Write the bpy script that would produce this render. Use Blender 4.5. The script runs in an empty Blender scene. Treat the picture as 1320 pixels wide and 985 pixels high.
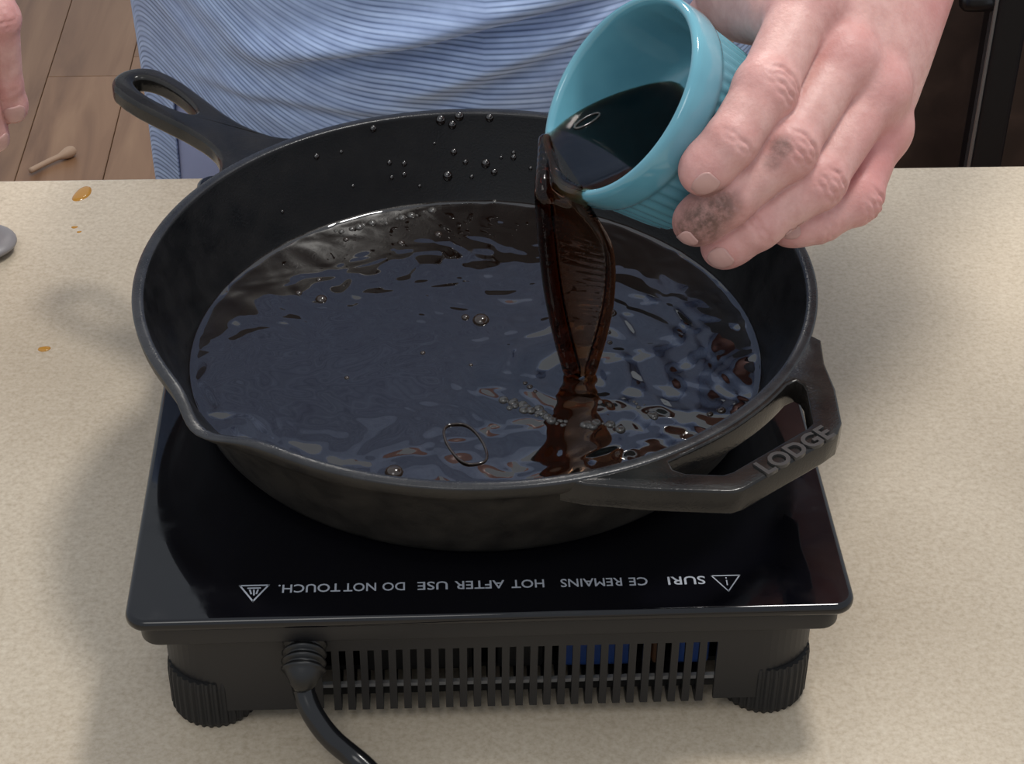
import bpy, bmesh, math, random
import numpy as np
from mathutils import Vector, Matrix

random.seed(7); RNG = np.random.RandomState(11)
S = bpy.context.scene
COL = S.collection

# ------------------------------------------------------------------ camera
F_PX = 2486.74
CAM = np.array([-0.02254, -0.56543, 0.60273])
C_R = np.array([0.99896347, -0.0445757, 0.00921917])
C_U = np.array([0.01912908, 0.594889, 0.80358021])
C_W = np.array([0.04130454, 0.80257092, -0.59512507])
cam_data = bpy.data.cameras.new('camera')
cam_data.sensor_fit = 'HORIZONTAL'; cam_data.sensor_width = 36.0
cam_data.lens = F_PX / 1320.0 * 36.0
cam_data.clip_start = 0.01; cam_data.clip_end = 50
cam = bpy.data.objects.new('camera', cam_data); COL.objects.link(cam)
m = Matrix.Identity(4)
for i in range(3):
    m[i][0] = C_R[i]; m[i][1] = C_U[i]; m[i][2] = -C_W[i]; m[i][3] = CAM[i]
cam.matrix_world = m
S.camera = cam

# ------------------------------------------------------------------ light
world = bpy.data.worlds.new('room_light'); S.world = world; world.use_nodes = True
bg = world.node_tree.nodes['Background']
bg.inputs[0].default_value = (0.86, 0.92, 1.0, 1); bg.inputs[1].default_value = 0.60

def area_light(name, loc, target, size, power, color):
    d = bpy.data.lights.new(name, 'AREA'); d.shape = 'DISK'; d.size = size; d.energy = power; d.color = color
    o = bpy.data.objects.new(name, d); COL.objects.link(o); o.location = loc
    o.rotation_euler = (Vector(target) - Vector(loc)).to_track_quat('-Z', 'Y').to_euler()
    return o
area_light('ceiling_lamp_behind', (0.02, 1.9, 1.48), (0, 0.2, 0), 0.4, 22, (1.0, 0.95, 0.88))
area_light('ceiling_lamp_overhead', (0.48, 0.50, 1.72), (0.1, 0.25, 0), 0.30, 14.5, (1.0, 0.97, 0.92))
area_light('ceiling_lamp_front', (-0.35, -0.9, 1.7), (0, 0.35, 0), 0.8, 5, (1.0, 0.97, 0.92))

vs = S.view_settings
vs.view_transform = 'Standard'; vs.look = 'None'; vs.gamma = 1.0; vs.use_curve_mapping = False
vs.exposure = 0.10

# ------------------------------------------------------------------ helpers
def ray(px, py):
    return C_W + C_R * (px - 660.0) / F_PX - C_U * (py - 492.5) / F_PX
def at(px, py, d):
    return CAM + ray(px, py) * d
def on_z(px, py, z):
    r = ray(px, py); return CAM + r * ((z - CAM[2]) / r[2])
def on_y(px, py, y):
    r = ray(px, py); return CAM + r * ((y - CAM[1]) / r[1])
def srgb(r, g, b):
    f = lambda c: (c / 12.92 if c <= 0.04045 else ((c + 0.055) / 1.055) ** 2.4)
    return (f(r / 255), f(g / 255), f(b / 255), 1)
def unit(v):
    v = np.asarray(v, float); return v / np.linalg.norm(v)

def mesh_obj(name, verts, faces, mat=None, parent=None, smooth=True):
    me = bpy.data.meshes.new(name)
    me.from_pydata([tuple(map(float, v)) for v in verts], [], [tuple(map(int, f)) for f in faces])
    me.update()
    if smooth: me.polygons.foreach_set('use_smooth', [True] * len(me.polygons))
    o = bpy.data.objects.new(name, me); COL.objects.link(o)
    if mat: me.materials.append(mat)
    if parent: o.parent = parent
    return o
def bm_obj(name, bm, mat=None, parent=None, smooth=False):
    me = bpy.data.meshes.new(name); bm.normal_update(); bm.to_mesh(me); bm.free()
    if smooth: me.polygons.foreach_set('use_smooth', [True] * len(me.polygons))
    o = bpy.data.objects.new(name, me); COL.objects.link(o)
    if mat: me.materials.append(mat)
    if parent: o.parent = parent
    return o
def empty(name, loc=(0, 0, 0)):
    o = bpy.data.objects.new(name, None); COL.objects.link(o); o.location = loc; o.empty_display_size = 0.02
    return o
def keep_parent(o, parent):
    """parent without moving; parents here are unrotated empties or meshes"""
    o.parent = parent
    o.matrix_parent_inverse = Matrix.Translation(-Vector(parent.location)) if parent.parent is None else Matrix.Translation(-Vector(parent.location) - Vector(parent.parent.location))
def tag(o, label=None, cat=None, group=None, kind=None):
    if label: o['label'] = label
    if cat: o['category'] = cat
    if group: o['group'] = group
    if kind: o['kind'] = kind
    return o
def box_bm(x0, x1, y0, y1, z0, z1, bevel=0.0, seg=2, bm=None):
    b = bmesh.new()
    bmesh.ops.create_cube(b, size=1)
    for v in b.verts:
        v.co = ((x0 + x1) / 2 + v.co.x * (x1 - x0), (y0 + y1) / 2 + v.co.y * (y1 - y0), (z0 + z1) / 2 + v.co.z * (z1 - z0))
    if bevel > 0:
        bmesh.ops.bevel(b, geom=list(b.edges), offset=bevel, segments=seg, affect='EDGES', profile=0.5)
    return b
def tube(path, radii, seg=16, cap=True):
    P = np.asarray(path, float); n = len(P)
    T = np.gradient(P, axis=0); T /= np.linalg.norm(T, axis=1)[:, None]
    ref = np.array([0, 0, 1.0]) if abs(T[0][2]) < 0.9 else np.array([1.0, 0, 0])
    N = unit(np.cross(T[0], ref)); V = []; Fc = []
    for i in range(n):
        N = unit(N - T[i] * (N @ T[i])); B = np.cross(T[i], N)
        for k in range(seg):
            a = 2 * math.pi * k / seg
            V.append(P[i] + radii[i] * (math.cos(a) * N + math.sin(a) * B))
    for i in range(n - 1):
        for k in range(seg):
            k2 = (k + 1) % seg
            Fc.append((i * seg + k, i * seg + k2, (i + 1) * seg + k2, (i + 1) * seg + k))
    if cap:
        Fc.append(tuple(range(seg - 1, -1, -1))); Fc.append(tuple((n - 1) * seg + k for k in range(seg)))
    return V, Fc
def spline(pts, n):
    P = np.asarray(pts, float); m = len(P); out = []
    Q = np.vstack([2 * P[0] - P[1], P, 2 * P[-1] - P[-2]])
    for t in np.linspace(0, m - 1 - 1e-9, n):
        i = int(t); u = t - i; a, b, c, d = Q[i], Q[i + 1], Q[i + 2], Q[i + 3]
        out.append(0.5 * ((2 * b) + (c - a) * u + (2 * a - 5 * b + 4 * c - d) * u * u + (3 * b - a - 3 * c + d) * u ** 3))
    return np.array(out)
def outline_mesh(name, outer, holes, thick, z_top, bevel, mat, parent, res=3):
    """solid plate with holes and rounded edges from 2-D outlines"""
    cu = bpy.data.curves.new(name, 'CURVE'); cu.dimensions = '2D'; cu.fill_mode = 'BOTH'
    cu.extrude = thick / 2 - bevel; cu.bevel_depth = bevel; cu.bevel_resolution = res; cu.offset = -bevel
    for pts in [outer] + holes:
        sp = cu.splines.new('POLY'); sp.points.add(len(pts) - 1); sp.use_cyclic_u = True
        for i, q in enumerate(pts): sp.points[i].co = (q[0], q[1], 0, 1)
    tmp = bpy.data.objects.new(name + '_tmp', cu); COL.objects.link(tmp)
    dg = bpy.context.evaluated_depsgraph_get(); dg.update()
    me = bpy.data.meshes.new_from_object(tmp.evaluated_get(dg))
    bpy.data.objects.remove(tmp); bpy.data.curves.remove(cu)
    b = bmesh.new(); b.from_mesh(me); bmesh.ops.remove_doubles(b, verts=b.verts, dist=1e-5)
    for v in b.verts: v.co.z += z_top - thick / 2
    b.to_mesh(me); b.free()
    me.name = name; me.materials.clear(); me.materials.append(mat)
    o = bpy.data.objects.new(name, me); COL.objects.link(o)
    o.parent = parent
    return o
def text_mesh(name, s, mat, parent, size, depth, bold=0.0):
    cu = bpy.data.curves.new(name, 'FONT'); cu.body = s; cu.size = size; cu.extrude = depth; cu.offset = bold
    cu.align_x = 'LEFT'; cu.align_y = 'BOTTOM_BASELINE'; cu.resolution_u = 3
    tmp = bpy.data.objects.new('t', cu); COL.objects.link(tmp)
    dg = bpy.context.evaluated_depsgraph_get(); dg.update()
    me = bpy.data.meshes.new_from_object(tmp.evaluated_get(dg))
    bpy.data.objects.remove(tmp); bpy.data.curves.remove(cu)
    me.name = name; me.materials.clear(); me.materials.append(mat)
    o = bpy.data.objects.new(name, me); COL.objects.link(o); o.parent = parent
    return o
def mesh_bounds(o):
    c = np.array([v.co for v in o.data.vertices]); return c.min(0), c.max(0)

# ------------------------------------------------------------------ materials
def mat_base(name, color=(0.5, 0.5, 0.5, 1), rough=0.5, metal=0.0, spec=0.5):
    M = bpy.data.materials.new(name); M.use_nodes = True
    b = M.node_tree.nodes['Principled BSDF']
    b.inputs['Base Color'].default_value = color; b.inputs['Roughness'].default_value = rough
    b.inputs['Metallic'].default_value = metal; b.inputs['Specular IOR Level'].default_value = spec
    return M, M.node_tree, b
def nd(nt, typ, **kw):
    n = nt.nodes.new(typ)
    for k, v in kw.items(): setattr(n, k, v)
    return n
def noise(nt, scale, detail=4, rough=0.55, coord='Object', stretch=None):
    tc = nd(nt, 'ShaderNodeTexCoord'); src = tc.outputs[coord]
    if stretch:
        mp = nd(nt, 'ShaderNodeMapping'); mp.inputs['Scale'].default_value = stretch
        nt.links.new(src, mp.inputs[0]); src = mp.outputs[0]
    n = nd(nt, 'ShaderNodeTexNoise'); n.inputs['Scale'].default_value = scale
    n.inputs['Detail'].default_value = detail; n.inputs['Roughness'].default_value = rough
    nt.links.new(src, n.inputs['Vector']); return n
def ramp(nt, fac, stops):
    r = nd(nt, 'ShaderNodeValToRGB'); e = r.color_ramp.elements
    while len(e) < len(stops): e.new(0.5)
    for i, (p, c) in enumerate(stops): e[i].position = p; e[i].color = c
    nt.links.new(fac, r.inputs[0]); return r
def bump(nt, bsdf, height, strength, dist):
    b = nd(nt, 'ShaderNodeBump'); b.inputs['Strength'].default_value = strength; b.inputs['Distance'].default_value = dist
    nt.links.new(height, b.inputs['Height']); nt.links.new(b.outputs[0], bsdf.inputs['Normal']); return b
def mix_rgb(nt, fac, a, b, mode='MIX'):
    n = nd(nt, 'ShaderNodeMix', data_type='RGBA', blend_type=mode)
    if isinstance(fac, (int, float)): n.inputs[0].default_value = fac
    else: nt.links.new(fac, n.inputs[0])
    for s, x in ((6, a), (7, b)):
        if isinstance(x, tuple): n.inputs[s].default_value = x
        else: nt.links.new(x, n.inputs[s])
    return n.outputs[2]

# speckled laminate
M_COUNTER, nt, b = mat_base('speckled_laminate', rough=0.34)
n1 = noise(nt, 420, 3, 0.6); n2 = noise(nt, 190, 5, 0.65); n3 = noise(nt, 5, 2)
r1 = ramp(nt, n2.outputs[0], [(0.3, srgb(182, 168, 149)), (0.5, srgb(198, 184, 165)), (0.72, srgb(209, 197, 179))])
r2 = ramp(nt, n1.outputs[0], [(0.32, srgb(174, 158, 137)), (0.5, srgb(199, 185, 166)), (0.70, srgb(215, 204, 188))])
c = mix_rgb(nt, 0.5, r1.outputs[0], r2.outputs[0])
r3 = ramp(nt, n3.outputs[0], [(0.35, srgb(235, 232, 226)), (0.65, srgb(255, 254, 250))])
nt.links.new(mix_rgb(nt, 1.0, c, r3.outputs[0], 'MULTIPLY'), b.inputs['Base Color'])
bump(nt, b, n1.outputs[0], 0.02, 0.0006)

M_ISLAND = mat_base('painted_cabinet', srgb(190, 182, 168), 0.5)[0]

# cast iron
def iron(name, c0, c1, rough, var=0.12):
    M, nt, b = mat_base(name, c0, rough, 0.0, 0.36)
    n = noise(nt, 55, 5, 0.6); n2 = noise(nt, 900, 2, 0.6)
    r = ramp(nt, n.outputs[0], [(0.3, c0), (0.7, c1)]); nt.links.new(r.outputs[0], b.inputs['Base Color'])
    rr = ramp(nt, n.outputs[0], [(0.3, (rough - var,) * 3 + (1,)), (0.7, (rough + var,) * 3 + (1,))])
    nt.links.new(rr.outputs[0], b.inputs['Roughness'])
    bump(nt, b, n2.outputs[0], 0.25, 0.0004); return M
M_IRON = iron('seasoned_cast_iron', srgb(8, 9, 12), srgb(19, 18, 19), 0.40)
M_IRON_OUT = iron('dry_lit_iron_outside', srgb(30, 28, 26), srgb(46, 42, 37), 0.48)  # drier outside, its colour also raised for the light on the wall
M_IRON_RIM = iron('rim_sheen_iron', srgb(34, 34, 36), srgb(50, 50, 52), 0.26, 0.06)  # rim's reflected brightness put into a lighter, glossier iron
M_IRON_HANDLE = iron('worn_cast_iron', srgb(22, 21, 21), srgb(38, 35, 32), 0.17, 0.06)

def gloss_black(name, col, rough, spec=0.5):
    return mat_base(name, col, rough, 0, spec)[0]
M_GLASS = bpy.data.materials.new('black_ceramic_glass'); M_GLASS.use_nodes = True
nt = M_GLASS.node_tree; b = nt.nodes['Principled BSDF']
b.inputs['Base Color'].default_value = (0.0025, 0.0025, 0.004, 1)
n = noise(nt, 38, 6, 0.7); r = ramp(nt, n.outputs[0], [(0.45, (0.035,) * 3 + (1,)), (0.72, (0.22,) * 3 + (1,))])
nt.links.new(r.outputs[0], b.inputs['Roughness'])
M_PLASTIC, nt, b = mat_base('charcoal_plastic', srgb(23, 22, 23), 0.46)
n = noise(nt, 1500, 2); bump(nt, b, n.outputs[0], 0.12, 0.0003)
M_BLACK_PLASTIC = gloss_black('black_plastic_edge', srgb(22, 22, 24), 0.28)
M_DARK_IN = gloss_black('dark_interior', srgb(14, 13, 14), 0.7)
M_BOARD = gloss_black('inner_ledge', srgb(150, 148, 146), 0.5)
M_BLUE = gloss_black('blue_component', srgb(40, 78, 150), 0.5)
M_COPPER = gloss_black('brown_component', srgb(110, 76, 52), 0.4)
M_PRINT = gloss_black('grey_white_print', srgb(160, 164, 172), 0.4)
M_LETTER = gloss_black('letter_highlight_iron', srgb(56, 54, 53), 0.35)  # lighter tone carries the highlights of the raised letters
M_CORD = gloss_black('black_rubber_cord', srgb(16, 16, 18), 0.2)
M_GROMMET = gloss_black('black_grommet', srgb(10, 10, 11), 0.38)
M_RUBBER = gloss_black('ribbed_foot_rubber', srgb(22, 21, 21), 0.6)

# ceramic
M_CUP, nt, b = mat_base('teal_glaze', srgb(100, 160, 176), 0.12)
n = noise(nt, 26, 3); r = ramp(nt, n.outputs[0], [(0.3, srgb(92, 150, 168)), (0.7, srgb(108, 168, 184))])
nt.links.new(r.outputs[0], b.inputs['Base Color']); b.inputs['Coat Weight'].default_value = 0.4; b.inputs['Coat Roughness'].default_value = 0.05

# sauce
M_SAUCE, nt, b = mat_base('dark_brown_sauce', (0.006, 0.0028, 0.0016, 1), 0.03)
b.inputs['IOR'].default_value = 1.54; b.inputs['Specular IOR Level'].default_value = 1.0
M_POUR = bpy.data.materials.new('translucent_brown_sauce'); M_POUR.use_nodes = True
nt = M_POUR.node_tree; b = nt.nodes['Principled BSDF']
b.inputs['Base Color'].default_value = (1, 1, 1, 1); b.inputs['Roughness'].default_value = 0.02
b.inputs['Transmission Weight'].default_value = 1.0; b.inputs['IOR'].default_value = 1.34
va = nd(nt, 'ShaderNodeVolumeAbsorption'); va.inputs['Color'].default_value = (0.72, 0.43, 0.16, 1); va.inputs['Density'].default_value = 760
nt.links.new(va.outputs[0], nt.nodes['Material Output'].inputs['Volume'])
M_BUBBLE, nt, b = mat_base('sauce_bubble', (0.03, 0.02, 0.015, 1), 0.04); b.inputs['IOR'].default_value = 1.6
M_FOAM, nt, b = mat_base('pale_foam_bubble', (0.07, 0.065, 0.06, 1), 0.05); b.inputs['IOR'].default_value = 1.6  # foam's glints put into a paler colour than the other bubbles
M_AMBER, nt, b = mat_base('amber_sauce_spot', srgb(176, 126, 50), 0.12)

# fabric
M_SHIRT, nt, b = mat_base('striped_knit', rough=0.75, spec=0.2)
at_n = nd(nt, 'ShaderNodeAttribute', attribute_name='stripe')
def saw(nt, src, period, phase=0.0):
    d = nd(nt, 'ShaderNodeMath', operation='MULTIPLY_ADD'); nt.links.new(src, d.inputs[0]); d.inputs[1].default_value = 1 / period; d.inputs[2].default_value = phase
    fr = nd(nt, 'ShaderNodeMath', operation='FRACT'); nt.links.new(d.outputs[0], fr.inputs[0]); return fr.outputs[0]
st = saw(nt, at_n.outputs['Fac'], 0.0034); st2 = saw(nt, at_n.outputs['Fac'], 0.0102, 0.3)
rs = ramp(nt, st, [(0.0, srgb(122, 140, 172)), (0.12, srgb(128, 148, 182)), (0.30, srgb(186, 206, 240)), (0.60, srgb(198, 218, 250)), (0.86, srgb(176, 198, 236)), (0.97, srgb(126, 144, 176))])
nz = noise(nt, 60, 3); rz = ramp(nt, nz.outputs[0], [(0.3, srgb(232, 232, 236)), (0.7, srgb(255, 255, 255))])
nf = noise(nt, 16, 3, 0.6); rf = ramp(nt, nf.outputs[0], [(0.40, (0, 0, 0, 1)), (0.66, (0.75, 0.75, 0.75, 1))])
soft = mix_rgb(nt, rf.outputs[0], rs.outputs[0], srgb(176, 196, 232))      # knit lines fade here and there
r2_ = ramp(nt, st2, [(0.0, srgb(222, 224, 230)), (0.45, srgb(255, 255, 255)), (0.8, srgb(240, 241, 245)), (1.0, srgb(222, 224, 230))])
soft = mix_rgb(nt, 1.0, soft, r2_.outputs[0], 'MULTIPLY')
nt.links.new(mix_rgb(nt, 1.0, soft, rz.outputs[0], 'MULTIPLY'), b.inputs['Base Color'])
b.inputs['Sheen Weight'].default_value = 0.15
bump(nt, b, st, 0.25, 0.0006)
M_SHORTS, nt, b = mat_base('plain_lavender_cloth', srgb(160, 168, 202), 0.85, 0, 0.2)
n = noise(nt, 500, 2); bump(nt, b, n.outputs[0], 0.2, 0.0005)

# skin: base tone varied by a per-vertex blush and by smudges of dirt
M_SKIN, nt, b = mat_base('skin', rough=0.46, spec=0.45)
a1 = nd(nt, 'ShaderNodeAttribute', attribute_name='blush'); a2 = nd(nt, 'ShaderNodeAttribute', attribute_name='dirt')
n = noise(nt, 120, 5, 0.6)
rb = ramp(nt, n.outputs[0], [(0.3, srgb(198, 148, 140)), (0.7, srgb(217, 172, 164))])
col = mix_rgb(nt, a1.outputs['Fac'], rb.outputs[0], srgb(196, 116, 116))
nd2 = noise(nt, 260, 4, 0.7); rd = ramp(nt, nd2.outputs[0], [(0.30, (0.5,) * 3 + (1,)), (0.6, (1,) * 3 + (1,))])
mu = nd(nt, 'ShaderNodeMath', operation='MULTIPLY'); nt.links.new(a2.outputs['Fac'], mu.inputs[0]); nt.links.new(rd.outputs[0], mu.inputs[1])
col = mix_rgb(nt, mu.outputs[0], col, srgb(96, 70, 60))
nt.links.new(col, b.inputs['Base Color'])
b.inputs['Subsurface Weight'].default_value = 0.12; b.inputs['Subsurface Radius'].default_value = (0.012, 0.005, 0.003); b.inputs['Subsurface Scale'].default_value = 0.35
nb = noise(nt, 420, 4, 0.65); bump(nt, b, nb.outputs[0], 0.28, 0.0012)
M_NAIL = mat_base('fingernail', srgb(196, 154, 146), 0.28)[0]

# wood
def wood(name, c0, c1, c2, rough):
    M, nt, b = mat_base(name, c1, rough)
    oi = nd(nt, 'ShaderNodeObjectInfo'); tc = nd(nt, 'ShaderNodeTexCoord')
    ad = nd(nt, 'ShaderNodeVectorMath', operation='ADD'); nt.links.new(tc.outputs['Object'], ad.inputs[0])
    sc = nd(nt, 'ShaderNodeVectorMath', operation='SCALE'); nt.links.new(oi.outputs['Location'], sc.inputs[0]); sc.inputs['Scale'].default_value = 3.7
    nt.links.new(sc.outputs[0], ad.inputs[1])
    mp = nd(nt, 'ShaderNodeMapping'); mp.inputs['Scale'].default_value = (9, 1.1, 9); nt.links.new(ad.outputs[0], mp.inputs[0])
    n = nd(nt, 'ShaderNodeTexNoise'); n.inputs['Scale'].default_value = 2.2; n.inputs['Detail'].default_value = 7; n.inputs['Distortion'].default_value = 0.8
    nt.links.new(mp.outputs[0], n.inputs['Vector'])
    r = ramp(nt, n.outputs[0], [(0.3, c0), (0.52, c1), (0.75, c2)])
    hv = nd(nt, 'ShaderNodeHueSaturation'); nt.links.new(r.outputs[0], hv.inputs['Color'])
    mr = nd(nt, 'ShaderNodeMapRange'); nt.links.new(oi.outputs['Random'], mr.inputs[0]); mr.inputs[3].default_value = 0.82; mr.inputs[4].default_value = 1.15
    nt.links.new(mr.outputs[0], hv.inputs['Value'])
    vo = nd(nt, 'ShaderNodeTexVoronoi'); vo.inputs['Scale'].default_value = 2.6
    mp2 = nd(nt, 'ShaderNodeMapping'); mp2.inputs['Scale'].default_value = (1.6, 0.9, 1.2); nt.links.new(ad.outputs[0], mp2.inputs[0]); nt.links.new(mp2.outputs[0], vo.inputs['Vector'])
    rk = ramp(nt, vo.outputs['Distance'], [(0.0, (0.35, 0.3, 0.28, 1)), (0.06, (1, 1, 1, 1))])
    nt.links.new(mix_rgb(nt, 1.0, hv.outputs[0], rk.outputs[0], 'MULTIPLY'), b.inputs['Base Color'])
    return M
M_FLOOR = wood('oak_floor', srgb(104, 73, 50), srgb(126, 93, 67), srgb(143, 110, 82), 0.42)
M_WALNUT = wood('dark_walnut', srgb(50, 36, 30), srgb(62, 46, 39), srgb(74, 56, 48), 0.5)
M_SUBFLOOR = mat_base('joint_dark', srgb(80, 58, 44), 0.9)[0]
M_POST = gloss_black('black_post_metal', srgb(16, 16, 20), 0.3)
M_EDGE_HIGHLIGHT, nt, b = mat_base('edge_highlight', srgb(150, 150, 155), 0.25, 0.9)  # pale metal standing for the highlight on the post
M_PALE = mat_base('pale_stick', srgb(172, 142, 118), 0.6)[0]

# ------------------------------------------------------------------ floor of planks
FZ = -0.92
fl = bm_obj('floor', box_bm(-2.6, 2.8, 0.2, 5.6, FZ - 0.04, FZ - 0.006), M_SUBFLOOR)
tag(fl, 'brown hardwood plank floor behind the counter', kind='structure')
PW = 0.135
plank_meshes = {}
def plank(x0, y0, y1):
    L = round(y1 - y0, 3)
    if L not in plank_meshes:
        b_ = box_bm(-PW / 2 + 0.0006, PW / 2 - 0.0006, 0.0006, L - 0.0006, -0.006, 0, 0.0010, 1)
        me = bpy.data.meshes.new('plank'); b_.to_mesh(me); b_.free(); me.materials.append(M_FLOOR); plank_meshes[L] = me
    o = bpy.data.objects.new('plank', plank_meshes[L]); COL.objects.link(o)
    o.location = (x0 + PW / 2, y0, FZ); o.parent = fl
xs0 = on_z(20, 228, FZ)[0]
joint_y = on_z(110, 98, FZ)[1]
for i in range(-10, 15):
    x0 = xs0 + i * PW
    off = joint_y if i in (0, ) else joint_y - 0.55 + 0.31 * ((i * 7) % 5)
    ys = [off + k * 1.3 for k in range(-2, 4)]
    ys = [0.2] + [y for y in ys if 0.35 < y < 5.4] + [5.6]
    for a_, b_ in zip(ys[:-1], ys[1:]): plank(x0, round(a_, 3), round(b_, 3))

# ------------------------------------------------------------------ counter
YC = 0.4642
counter = empty('kitchen_counter', (0, -0.3, FZ))
tag(counter, 'long beige speckled laminate kitchen counter carrying the cooktop', 'counter')
def rel(o, parent): keep_parent(o, parent); return o
o = bm_obj('worktop', box_bm(-1.7, 1.7, -1.1, YC, -0.038, 0.0, 0.003, 3), M_COUNTER); rel(o, counter)
o = bm_obj('cabinet_base', box_bm(-1.66, 1.66, -1.02, YC - 0.10, FZ, -0.038), M_ISLAND); rel(o, counter)

# ------------------------------------------------------------------ dark cabinet and post at the right
cb = empty('dark_cabinet', (0.95, 1.55, FZ))
tag(cb, 'dark brown wooden cabinet standing on the floor behind the pouring hand', 'cabinet')
CY = 1.30
rel(bm_obj('carcass', box_bm(0.34, 1.55, CY + 0.022, CY + 0.5, FZ, 0.0, 0.002, 1), M_WALNUT), cb)
for k, (xa, xb) in enumerate(((0.345, 0.745), (0.750, 1.150), (1.155, 1.545))):
    d = bm_obj('door', box_bm(xa, xb, CY, CY + 0.0215, FZ + 0.08, -0.01, 0.003, 2), M_WALNUT); rel(d, cb)
pxa = on_y(1268, 100, 1.22)[0]; pxb = on_y(1309, 100, 1.22)[0]
post = empty('upright_post', ((pxa + pxb) / 2, 1.235, FZ))
tag(post, 'black upright post with a bright edge in front of the dark cabinet', 'post')
rel(bm_obj('post_body', box_bm(pxa, pxb, 1.21, 1.26, FZ, 0.10, 0.006, 3), M_POST), post)
rel(bm_obj('highlight_strip', box_bm(pxa - 0.004, pxa + 0.0005, 1.212, 1.225, FZ, 0.10, 0.001, 1), M_EDGE_HIGHLIGHT), post)  # added strip painted as the highlight along the post's edge
q = on_y(1250, 2, 1.22)
V, Fc = tube([(q[0] + 0.03, 1.225, q[2]), (q[0] + 0.004, 1.225, q[2]), (q[0] - 0.004, 1.225, q[2]), (q[0] - 0.008, 1.225, q[2])], [0.012, 0.013, 0.012, 0.008], 20)
rel(mesh_obj('knob', V, Fc, M_POST), post)

# pale stick on the floor
p0 = on_z(40, 226, FZ); p1 = on_z(98, 199, FZ)
P = spline([(p0[0], p0[1], FZ + 0.008), (p0[0] * .6 + p1[0] * .4, p0[1] * .6 + p1[1] * .4 + 0.003, FZ + 0.008), (p0[0] * .3 + p1[0] * .7, p0[1] * .3 + p1[1] * .7, FZ + 0.009), (p1[0], p1[1], FZ + 0.009)], 24)
V, Fc = tube(P, [0.0045] * 14 + [0.005, 0.006, 0.007, 0.008, 0.0088, 0.0092, 0.0092, 0.0085, 0.007, 0.003], 12)
tag(mesh_obj('pale_stick', V, Fc, M_PALE), 'thin pale stick with a thicker end lying on the wooden floor', 'stick')

# ------------------------------------------------------------------ sauce spots on the counter
def spot(px, py, rx, ry, rot, label):
    c0 = on_z(px, py, 0); V = []; Fc = []; n = 28; rings = [(1.0, 0.0), (0.93, 0.5), (0.7, 0.85), (0.35, 1.0)]
    for rr, hh in rings:
        for k in range(n):
            a = 2 * math.pi * k / n; w = 1 + 0.08 * math.sin(2 * a + 1) + 0.05 * math.sin(3 * a)
            x, y = rx * rr * w * math.cos(a), ry * rr * w * math.sin(a)
            V.append((x * math.cos(rot) - y * math.sin(rot), x * math.sin(rot) + y * math.cos(rot), 0.0009 * hh * min(1, rx / 0.004)))
    V.append((0, 0, 0.0009 * min(1, rx / 0.004)))
    for r_ in range(3):
        for k in range(n): Fc.append((r_ * n + k, r_ * n + (k + 1) % n, (r_ + 1) * n + (k + 1) % n, (r_ + 1) * n + k))
    for k in range(n): Fc.append((3 * n + k, 3 * n + (k + 1) % n, 4 * n))
    o = mesh_obj('sauce_spot', V, Fc, M_AMBER); o.location = (c0[0], c0[1], 0.0); tag(o, label, 'spill', 'sauce spots on the counter')
spot(106, 250, 0.0085, 0.0050, 1.2, 'largest amber sauce spot on the counter near its far edge')
spot(96, 293, 0.0018, 0.0014, 0, 'tiny faint amber fleck on the counter below the largest spot')
spot(102, 299, 0.0013, 0.0011, 0, 'tiniest amber fleck on the counter, the lower of two')
spot(57, 450, 0.0032, 0.0026, 0.1, 'small amber sauce spot alone near the left end of the counter')

# smooth grey utensil end reaching in from the left
cu_ = on_z(-16, 312, 0.006); V = []; Fc = []; n_ = 28; L_ = 20
for i in range(L_ + 1):
    t_ = i / L_; ph = min(1, t_ / 0.4) * math.pi / 2; x = 0.0165 - 0.022 * (1 - math.cos(ph)) - max(0, t_ - 0.4) * 0.2; w_ = 0.0195 * math.sin(ph) - 0.011 * min(1, max(0, t_ - 0.4) / 0.4)
    w_ = max(w_, 0.0006); h_ = max(0.0003, 0.29 * w_)
    for k in range(n_):
        a = 2 * math.pi * k / n_; V.append((x, w_ * math.cos(a), h_ * math.sin(a)))
for i in range(L_):
    for k in range(n_): Fc.append((i * n_ + k, i * n_ + (k + 1) % n_, (i + 1) * n_ + (k + 1) % n_, (i + 1) * n_ + k))
Fc.append(tuple(range(n_ - 1, -1, -1))); Fc.append(tuple(L_ * n_ + k for k in range(n_)))
o = mesh_obj('grey_utensil', V, Fc, mat_base('grey_satin_plastic', srgb(132, 127, 127), 0.4)[0]); o.location = (cu_[0], cu_[1], 0.0058)
tag(o, 'rounded grey utensil end reaching onto the counter from the left', 'utensil')

# ------------------------------------------------------------------ induction cooktop
W = 0.2952; HG = 0.0672
ck = empty('induction_cooktop', (0, 0.18, 0))
tag(ck, 'portable black induction cooktop under the skillet, vent side to the viewer', 'cooktop')
def rrect(x0, x1, y0, y1, r, n=8):
    pts = []
    for cx, cy, a0 in ((x1 - r, y1 - r, 0), (x0 + r, y1 - r, 90), (x0 + r, y0 + r, 180), (x1 - r, y0 + r, 270)):
        for k in range(n + 1):
            a = math.radians(a0 + 90 * k / n); pts.append((cx + r * math.cos(a), cy + r * math.sin(a)))
    return pts
D = 0.352
gl = outline_mesh('glass_top', rrect(-W / 2, W / 2, 0, D, 0.009), [], 0.0055, HG, 0.0022, M_GLASS, None); rel(gl, ck)
rel(outline_mesh('trim_band', rrect(-W / 2 + 0.0050, W / 2 - 0.0050, 0.0030, D - 0.004, 0.008), [], 0.0105, HG - 0.0050, 0.0012, M_PLASTIC, None), ck)
XI = W / 2 - 0.0110; Y1 = 0.0065; ZT = HG - 0.0145; ZB = 0.0100
vx0 = -0.0675; vx1 = 0.0905      # vent opening, filled in from the picture's slots
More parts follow.
